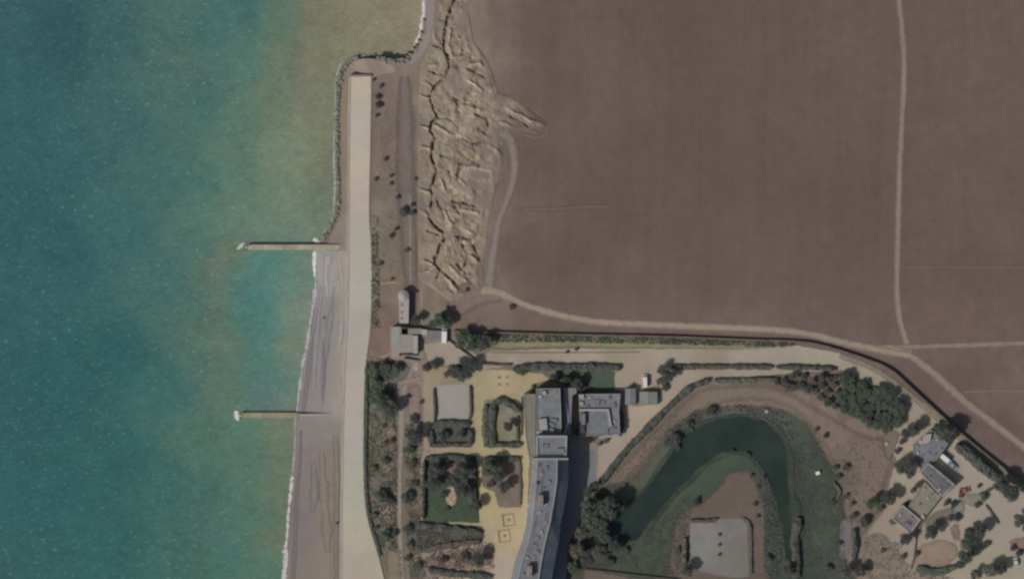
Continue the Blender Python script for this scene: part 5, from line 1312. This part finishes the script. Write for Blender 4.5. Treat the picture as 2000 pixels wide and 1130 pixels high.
for k, (u, v) in enumerate(((1068, 912), (1053, 1000), (1063, 952), (1073, 940), (1058, 1038), (1042, 1062), (1050, 1078), (1030, 1088), (1036, 1098), (1022, 1120), (1066, 985), (1054, 908))):
    x, y, _ = P(u, v, ZR); m = MB(); m.box(x, y, ZR + .25, (.8, 1.4, .6)[k % 3], (1.2, .7, .6)[k % 3], .6, k * .4); m.build('roof_vent', (M_GREYR, M_PARA, M_GREYD)[k % 3], mb, mb_org)
for pa, pb in (((1060, 915), (1058, 960)), ((1068, 1000), (1062, 1030)), ((1048, 1010), (1040, 1050))):
    m = MB(); m.tube(P(*pa, ZR + .15), P(*pb, ZR + .15), .12, .12); m.build('roof_pipe', M_GREYD, mb, mb_org)
pane_row([P(*p, ZR - 1.6)[:2] for p in (west[0], west[2], west[4], west[6], west[7], east[7], east[6], east[4], east[2], east[0])], gz + 2.4, mb, mb_org, [0, 1, 2, 7, 8])

# ---- raised terrace roof between blocks
tr_org = P(1078, 872, 7)
tr_ = thing('link_building', 'lower flat roofed link with a pale parapet between the north block and the long building', 'building', tr_org)
block(tr_, tr_org, [(1047, 850), (1108, 850), (1106, 893), (1047, 893)], 7.0, 7.0 + 13.0, M_GREYR, para=0.7, ph=.5)
x, y, z = P(1095, 880, 20.0); m = MB(); m.box(x, y, z + .5, 3, 2, 1.0, .1); m.build('roof_hatch', M_GREYR, tr_, tr_org)
x, y, z = P(1066, 870, 20.0); m = MB(); m.box(x, y, z + .2, 2.4, 1.6, .5, 0); m.build('skylight', M_GREYD, tr_, tr_org)
# west terrace strip
wt_org = P(1033, 830, 7)
wt = thing('terrace_wing', 'narrow grey terrace wing along the west side of the north block', 'building', wt_org)
block(wt, wt_org, [(1022, 769), (1045.5, 769), (1045.5, 850), (1046, 893), (1033, 893), (1026, 850)], 7.0, 7 + 4.2, M_GREEN, para=0.4, ph=.25, param=flat_mat('dull_parapet', (122, 118, 112)))
# ---- north block
nb_org = P(1070, 800, 7)
nb = thing('north_block', 'tall grey block with roof boxes at the head of the long building', 'building', nb_org)
ZN = 7 + 9.0
block(nb, nb_org, [(1047, 758), (1094, 758), (1096, 800), (1097, 849), (1047, 849)], 7.0, ZN, M_GREYR, para=0.35, ph=.35, param=flat_mat('block_parapet', (124, 124, 124)), win=(11.0, [1, 3]))
for (u, v, sx, sy, h, rz, mt, nm) in ((1061, 828, 3.0, 4.4, 1.4, .1, M_PARA, 'lift_housing'), (1078, 841, 1.6, 1.6, 1.0, 0, M_PARA, 'roof_vent'), (1054, 844, 2.4, 1.3, .7, 0, M_PARA, 'plant_box'), (1082, 820, 2.4, 1.2, .8, 0, M_GREYR, 'plant_box'),
                                       (1063, 767, 1.6, 1.6, .9, .2, M_PARA, 'roof_vent'), (1055, 774, 1.2, 1.2, .6, 0, M_PALE, 'roof_vent'), (1078, 828, 2.6, 1.0, .5, -.3, M_GREYR, 'plant_box'), (1080, 765, 3.4, 1.6, .3, 0, M_GREEN, 'roof_hatch')):
    x, y, z = P(u, v, ZN); m = MB(); m.box(x, y, z + h / 2 - .05, sx, sy, h + .1, rz); m.build(nm, mt, nb, nb_org)
# ---- corridor with curved pale parapet
co_org = P(1112, 800, 7)
co = thing('corridor', 'low grey corridor with a curved white parapet between the north block and the annexe', 'building', co_org)
m = MB(); W = wpoly([(1100, 757), (1126, 757), (1126, 767), (1118, 772), (1116, 806), (1114, 848), (1100, 848)], 12.8); m.prism(W, 6.4, 12.75); m.build('roof', flat_mat('corridor_felt', (116, 116, 118), var=.1), co, co_org)
pts = catmull([(1106, 786), (1109, 810), (1109, 824), (1105, 838), (1100, 848)], False, 3)
m = MB()
for a, b_ in zip(pts[:-1], pts[1:]):
    pa = P(*a, 13.2); pb = P(*b_, 13.2); m.prism([(pa[0] - .32, pa[1]), (pa[0] + .32, pa[1]), (pb[0] + .32, pb[1]), (pb[0] - .32, pb[1])], 12.6, 13.3)
m.build('parapet', flat_mat('white_parapet', (160, 160, 164)), co, co_org)
# ---- east annexe
ea_org = P(1170, 810, 7.2)
ea = thing('annexe', 'broad flat roofed grey annexe with a raised pale edged inner roof', 'building', ea_org)
block(ea, ea_org, [(1130, 769), (1212, 768), (1209, 800), (1211, 847), (1132, 852), (1132, 806)], 7.2, 11.4, M_GREYR, para=0.35, ph=.3, param=flat_mat('annexe_parapet', (122, 122, 122)), win=(9.2, [3]))
block_z = 11.4
W = wpoly([(1150, 802), (1187, 802), (1191, 832), (1186, 846), (1150, 848)], 12.1)
m = MB(); m.prism(W, 11.3, 12.1); m.build('raised_roof', M_GREYR, ea, ea_org)
m = MB(); a = [P(*q, 12.4)[:2] for q in ((1131, 798), (1189, 798), (1195, 832), (1191, 833), (1186, 802), (1131, 802))]; m.prism(a, 11.3, 12.5); m.build('upstand', flat_mat('upstand', (146, 144, 146)), ea, ea_org)
for (u, v, sx, sy, h, mt, nm) in ((1152, 776, 1.2, .8, .5, M_PARA, 'roof_vent'), (1190, 776, .9, .9, .6, M_GREYD, 'roof_vent'), (1200, 790, 1.0, 2.0, .5, M_GREYD, 'skylight'), (1200, 822, .9, .9, .5, M_PARA, 'roof_vent'), (1199, 836, 1.6, .8, .5, M_GREYD, 'roof_vent'), (1148, 792, 1.4, .8, .4, M_GREYD, 'skylight'), (1136, 774, 1.8, 1.8, 1.0, M_PARA, 'roof_vent'), (1136, 788, 1.3, 1.5, .8, M_PARA, 'roof_vent'), (1137, 838, 1.6, 3.0, 1.2, M_PARA, 'roof_vent'), (1139, 818, 1.6, 4.4, 2.4, M_GREYR, 'stair_housing'), (1165, 785, 3, 2, .4, M_GREYR, 'roof_hatch'),
                              (1176, 786, 2.2, 1.6, .4, M_GREYR, 'roof_hatch')):
    x, y, z = P(u, v, block_z); m = MB(); m.box(x, y, z + h / 2 - .05, sx, sy, h + .1); m.build(nm, mt, ea, ea_org)
m = MB(); m.prism(wpoly([(1156, 852), (1208, 848), (1212, 852), (1160, 857)], 8.2), 6.5, 8.3); o = m.build('low_wall', M_PARA, ea, ea_org)
# ---- sheds
def shed(poly, z1, label, ridge=True, mat=M_GREYR):
    cu = sum(p[0] for p in poly) / 4; cv = sum(p[1] for p in poly) / 4
    org = P(cu, cv, 7.4)
    t = thing('shed', label, 'shed', org)
    W = wpoly(poly, z1)
    m = MB(); m.prism(W, 6.8, z1, top=False); m.build('wall', M_RENDER, t, org)
    a, b_, c, d = [Vector((*p, z1)) for p in W]
    r0 = (a + b_) / 2 + Vector((0, 0, .5)); r1 = (c + d) / 2 + Vector((0, 0, .5))
    m = MB(); m.face([a, r0, r1, d]); m.face([r0, b_, c, r1]); m.face([a, b_, r0]); m.face([c, d, r1]); m.build('roof', mat, t, org)
    m = MB(); m.tube(r0, r1, .12, .12); m.build('ridge_tile', M_GREYR, t, org)
    m = MB(); mid = (c + d) / 2; m.box(mid.x, mid.y, 8.4, 1.1, .12, 2.0); m.build('door', M_WHITE, t, org)
shed([(1221, 758), (1242, 758), (1242, 790), (1221, 790)], 10.2, 'narrower of the two grey sheds, close beside the annexe')
shed([(1249, 764), (1284, 765), (1284, 790), (1249, 790)], 10.0, 'wider of the two grey sheds, east of the narrow one', mat=flat_mat('shed_felt', (116, 116, 112)))

# ---- seaside pavilion
pz = Hf(795, 610)
pv_org = P(789, 600, pz)
pv = thing('pavilion', 'narrow pale roofed pavilion with a rounded north end beside the old carriageway', 'building', pv_org)
W = wpoly([(779, 582), (799, 582), (798, 631), (780, 631)], pz + 3.2)
m = MB(); m.prism(W, pz - .5, pz + 3.2, top=False); m.build('wall', M_RENDER, pv, pv_org)
m = MB(); m.prism(W, pz + 3.0, pz + 3.4); m.build('roof', M_PALE, pv, pv_org)
m = MB(); cx, cy, _ = P(788, 577, pz + 3); m.cyl(cx, cy, pz - .5, pz + 3.8, 2.1, 2.1, 16); m.build('round_bay', M_RENDER, pv, pv_org)
m = MB(); m.cyl(cx, cy, pz + 3.8, pz + 4.6, 2.2, .6, 16); m.build('dome', M_PARA, pv, pv_org)
for (u, v) in ((784, 595), (784, 610), (784, 622)):
    x, y, z = P(u, v, pz + 3.4); m = MB(); m.box(x, y, z + .1, .7, .9, .3); m.build('skylight', M_GREYR, pv, pv_org)
# ---- terrace house beneath it
tz = Hf(795, 670)
te_org = P(790, 670, tz)
te = thing('terrace_building', 'flat pale terrace building with a narrow raised strip and dark stairwell', 'building', te_org)
z1 = tz + 2.6
m = MB(); m.prism(wpoly([(765, 638), (783, 637), (783, 653), (806, 653), (806, 688), (780, 689), (780, 696), (765, 696)], z1), tz - .6, z1); m.build('roof', flat_mat('terrace_slab', (136, 129, 124), var=.1), te, te_org)
m = MB(); m.prism(wpoly([(765, 638), (781, 638), (781, 670), (765, 672)], z1 + .12), z1 - .1, z1 + .12); m.build('green_slab', flat_mat('greenish_slab', (132, 134, 126)), te, te_org)
m = MB(); m.prism(wpoly([(806.5, 655), (816, 655), (816, 690), (806.5, 690)], z1 + 1.2), tz - .6, z1 + 1.2); m.build('raised_strip', M_PALE, te, te_org)
m = MB(); m.prism(wpoly([(797, 641), (824, 641), (824, 652), (797, 652)], z1 + .4), tz - .6, z1 + .4); m.build('landing', flat_mat('landing_slab', (124, 118, 110)), te, te_org)
m = MB(); m.prism(wpoly([(785, 641), (796, 641), (796, 651), (785, 651)], tz + .3), tz - .8, tz + .3); m.build('stairwell_floor', flat_mat('stairwell', (62, 56, 52)), te, te_org)
m = MB()
for q in ([(783, 640), (797, 640), (797, 641), (783, 641)], [(783, 641), (784.5, 641), (784.5, 652), (783, 652)]): m.prism(wpoly(q, z1 + .8), tz - .6, z1 + .8)
m.build('stairwell_wall', M_STONE, te, te_org)
for (q, h_) in (([(777, 691), (815, 693), (815, 695), (777, 693)], .9), ([(788, 699), (818, 703), (818, 705), (788, 701)], .9)):
    m = MB(); m.prism(wpoly(q, z1 - .8), tz - .6, z1 - .8); m.build('retaining_wall', M_STONE, te, te_org)
sheet('terrace_court', [(762, 636), (826, 640), (826, 700), (812, 706), (764, 700)], M_HARD, (128, 121, 112), off=0.12, smooth=False, jit=.8)
m = MB(); m.prism(wpoly([(808, 707), (816, 707), (816, 724), (808, 724)], tz + .6), tz - .6, tz + .6); o = m.build('stone_steps', M_PALE, None, org=P(812, 715, tz)); tag(o, 'short pale stone steps leading from the terrace into the wild garden', 'steps')
wk_org = P(844, 651, tz + .5)
wk = thing('covered_walkway', 'low grey roofed walkway running from the terrace to the white van', 'walkway', wk_org)
m = MB(); m.prism(wpoly([(826, 644), (864, 646), (864, 662), (826, 660)], tz + 3), tz + 2.7, tz + 3.0); m.build('roof', flat_mat('walkway_roof', (108, 107, 110), var=.1), wk, wk_org)
m = MB(); m.prism(wpoly([(824, 643), (834, 643), (834, 654), (824, 654)], tz + 3.2), tz + 2.7, tz + 3.2); m.build('roof_panel', M_PALE, wk, wk_org)
for (u, v) in ((828, 646), (845, 647), (862, 648), (828, 658), (845, 659), (862, 660)):
    m = MB(); m.cyl(*P(u, v, tz)[:2], tz - .3, tz + 2.7, .14); m.build('post', M_STONE, wk, wk_org)

# ---- villa
vz = Hf(1815, 930)
vi_org = P(1815, 930, vz)
vi = thing('villa', 'angular flat roofed villa stepping diagonally between the trees and the pale forecourt', 'building', vi_org)
block(vi, vi_org, [(1818, 838), (1853, 866), (1828, 899), (1811, 903), (1800, 920), (1786, 898), (1783, 868)], vz, vz + 3.6, M_GREYR, para=.35, ph=.3, param=flat_mat('villa_parapet', (116, 114, 110)), win=(vz + 1.8, [0, 1]))
block(vi, vi_org, [(1813, 902), (1866, 946), (1840, 970), (1795, 922)], vz, vz + 4.4, M_GREYD, para=.7, ph=.35, param=flat_mat('villa_parapet_pale', (128, 127, 126)), win=(vz + 2.2, [0, 1]))
block(vi, vi_org, [(1806, 940), (1838, 970), (1803, 1014), (1774, 988)], vz, vz + 2.4, flat_mat('roof_terrace_tile', (122, 118, 108), var=.14), para=.3, ph=.25, param=flat_mat('terrace_parapet', (126, 122, 114)))
block(vi, vi_org, [(1762, 984), (1799, 1014), (1778, 1042), (1741, 1012)], vz, vz + 3.2, flat_mat('wing_roof', (112, 107, 106), var=.14), para=.6, ph=.3, param=flat_mat('wing_parapet', (134, 132, 128)), win=(vz + 1.6, [1]))
z = vz + 3.6
for (q, mt, h_, nm) in (([(1806, 848), (1820, 846), (1817, 860), (1808, 866), (1800, 862)], M_PALE, 1.3, 'stair_tower'), ([(1797, 858), (1804, 862), (1800, 868), (1793, 863)], M_PALE, .7, 'roof_box'), ([(1790, 866), (1796, 870), (1793, 876), (1787, 872)], M_GREYR, .4, 'skylight')):
    m = MB(); m.prism(wpoly(q, z + h_), z - .1, z + h_); m.build(nm, mt, vi, vi_org)
x, y, z = P(1776, 1020, vz + 3.2); m = MB(); m.box(x, y, z + .1, 1.2, 2.2, .3, .7); m.build('skylight', flat_mat('plum_skylight', (92, 72, 82)), vi, vi_org)
x, y, z = P(1802, 1008, vz + 2.4); m = MB(); m.box(x, y, z + .4, 1.2, 1.2, .9, .7); m.build('roof_box', M_PALE, vi, vi_org)
for k, (u, v, zz) in enumerate(((1838, 875, 3.6), (1826, 888, 3.6), (1830, 858, 3.6), (1815, 885, 3.6), (1800, 890, 3.6), (1792, 884, 3.6), (1822, 920, 4.4), (1842, 938, 4.4), (1835, 955, 4.4), (1815, 930, 4.4), (1850, 948, 4.4), (1758, 1005, 3.2), (1780, 1010, 3.2), (1765, 1022, 3.2), (1812, 972, 2.4), (1796, 984, 2.4), (1822, 962, 2.4), (1805, 955, 2.4))):
    x, y, _ = P(u, v, vz + zz); m = MB(); m.box(x, y, vz + zz + .2, (.7, 1.5, .9)[k % 3], (1.0, .6, .9)[k % 3], .5, .7); m.build(('roof_vent', 'skylight', 'roof_box')[k % 3], (M_GREYR, M_GREYD, M_PALE)[k % 3], vi, vi_org)
sheet('paved_apron', [(1838, 884), (1850, 876), (1880, 905), (1874, 925), (1858, 912)], M_HARD, (142, 142, 136), off=0.22, smooth=False)

# ================================================================== VEHICLES
def vehicle(name, u, v, L, Wd, Hh, ang, label, cat, paint, van=True):
    z = Hf(u, v) + 0.12
    t = thing(name, label, cat, P(u, v, z), ang)
    # side profile (x forward, z up)
    if van:
        low = [(-L / 2, .35), (-L / 2, Hh - .08), (-L / 2 + .12, Hh), (L * .24, Hh), (L * .33, Hh - .25), (L * .41, 1.15), (L / 2 - .05, .95), (L / 2, .55), (L / 2, .35)]
    else:
        low = [(-L / 2, .3), (-L / 2, .75), (-L * .42, .9), (-L * .30, Hh - .02), (-L * .05, Hh), (L * .12, Hh - .08), (L * .25, .92), (L * .46, .75), (L / 2, .55), (L / 2, .3)]
    V = []; F = []; n = len(low)
    for k, (yy, sc) in enumerate(((-Wd / 2, 0), (-Wd / 2 + .08, 1), (Wd / 2 - .08, 1), (Wd / 2, 0))):
        for (x, zz) in low:
            top = zz > (1.2 if van else .95)
            V.append((x * (1 if sc else .985), yy * (.9 if top else 1), zz if sc else zz - .06 * (zz > .5)))
    for k in range(3):
        for i in range(n):
            j = (i + 1) % n
            F.append([k * n + i, k * n + j, (k + 1) * n + j, (k + 1) * n + i])
    F.append(list(range(n))[::-1]); F.append([3 * n + i for i in range(n)])
    mesh_np('body', V, F, paint, t)
    def quad(nm, pts, mat): m = MB(); m.face(pts); m.face([(p[0], p[1], p[2] - .02) for p in pts[::-1]]); return m.build(nm, mat, t)
    w = Wd / 2 * .82
    if van: quad('windscreen', [(L * .335, -w, Hh - .24), (L * .405, -w * 1.05, 1.22), (L * .405, w * 1.05, 1.22), (L * .335, w, Hh - .24)], M_GLASS)
    else:
        quad('windscreen', [(L * .135, -w, Hh - .09), (L * .245, -w * 1.02, .97), (L * .245, w * 1.02, .97), (L * .135, w, Hh - .09)], M_GLASS)
        quad('rear_window', [(-L * .31, w, Hh - .06), (-L * .41, w, .97), (-L * .41, -w, .97), (-L * .31, -w, Hh - .06)], M_GLASS)
    for sx in (-.3, .32):
        for sy in (-1, 1):
            m = MB(); m.tube((L * sx, sy * (Wd / 2 - .2), .33), (L * sx, sy * (Wd / 2 + .01), .33), .33, .33, 12); wh = m.build('wheel', M_RUBBER, t)
            m = MB(); m.tube((L * sx, sy * (Wd / 2), .33), (L * sx, sy * (Wd / 2 + .025), .33), .19, .19, 8); m.build('rim', M_LAMP, wh)
    for sy in (-1, 1):
        m = MB(); m.box(L / 2 - .02, sy * Wd * .36, .65, .1, .3, .16); m.build('headlight', M_LAMP, t)
        m = MB(); m.box(L * .33, sy * (Wd / 2 + .12), 1.2 if van else .95, .12, .22, .16); m.build('wing_mirror', M_RUBBER, t)
    return t
vehicle('van', 868, 655, 5.6, 2.1, 2.3, math.radians(88), 'bright white van parked at the end of the grey walkway', 'van', M_WHITE)
vehicle('van', 1260, 743, 4.9, 1.7, 2.1, math.radians(91), 'narrow off white van parked behind the sheds by the drive', 'van', flat_mat('cream_paint', (.76, .73, .68), raw=True, rough=.4, var=.03))
vehicle('van', 1847, 896, 4.8, 2.0, 2.3, math.radians(-40), 'white van parked diagonally against the villa', 'van', M_WHITE)
vehicle('car', 1861, 909, 4.2, 1.8, 1.45, math.radians(-40), 'silver car parked in line behind the diagonal white van', 'car', flat_mat('silver_paint', (.30, .31, .31), raw=True, rough=.35, var=.03), van=False)
vehicle('car', 1984, 1096, 3.2, 1.6, 1.5, math.radians(100), 'small white car at the east edge beside dark bushes', 'car', flat_mat('small_car_paint', (.6, .6, .6), raw=True, rough=.4, var=.03), van=False)
vehicle('car', 1885, 957, 3.6, 1.7, 1.5, math.radians(15), 'small orange car on the pale forecourt east of the villa', 'car', flat_mat('orange_paint', (.36, .15, .11), raw=True, rough=.4, var=.05), van=False)
vehicle('car', 1877, 962, 3.4, 1.6, 1.4, math.radians(80), 'dark red car beside the orange one', 'car', flat_mat('maroon_paint', (.16, .06, .05), raw=True, rough=.5, var=.05), van=False)
# white box on the green bank
bz = Hf(1597, 923) + .2
bx_ = thing('white_crate', 'small white crate standing alone on the green bank east of the moat', 'crate', P(1597, 923, bz))
m = MB(); m.box(0, 0, .5, 1.5, 1.2, 1.0, .3); m.build('case', M_WHITE, bx_)
m = MB(); m.box(0, 0, 1.03, 1.6, 1.3, .08, .3); m.build('lid', M_WHITE, bx_)
# pale stone on the reeds
m = MB(); m.cyl(*P(1497, 803, Hf(1497, 803))[:2], Hf(1497, 803), Hf(1497, 803) + .8, 1.0, .7, 7); o = m.build('boulder', M_PALE, None, org=P(1497, 803, Hf(1497, 803))); tag(o, 'pale boulder among the reeds on the northern moat bank', 'rock')
m = MB(); m.cyl(*P(1732, 866, Hf(1732, 866))[:2], Hf(1732, 866), Hf(1732, 866) + .6, .9, .7, 7); o = m.build('boulder', M_PALE, None, org=P(1732, 866, Hf(1732, 866))); tag(o, 'pale boulder at the edge of the woodland near the villa', 'rock')
m = MB(); zb = Hf(632, 620); m.cyl(*P(632, 621, zb)[:2], zb, zb + .8, .5, .4, 7); o = m.build('boulder', M_ROCK, None, org=P(632, 621, zb)); tag(o, 'tiny dark boulder alone on the open grey beach', 'rock')
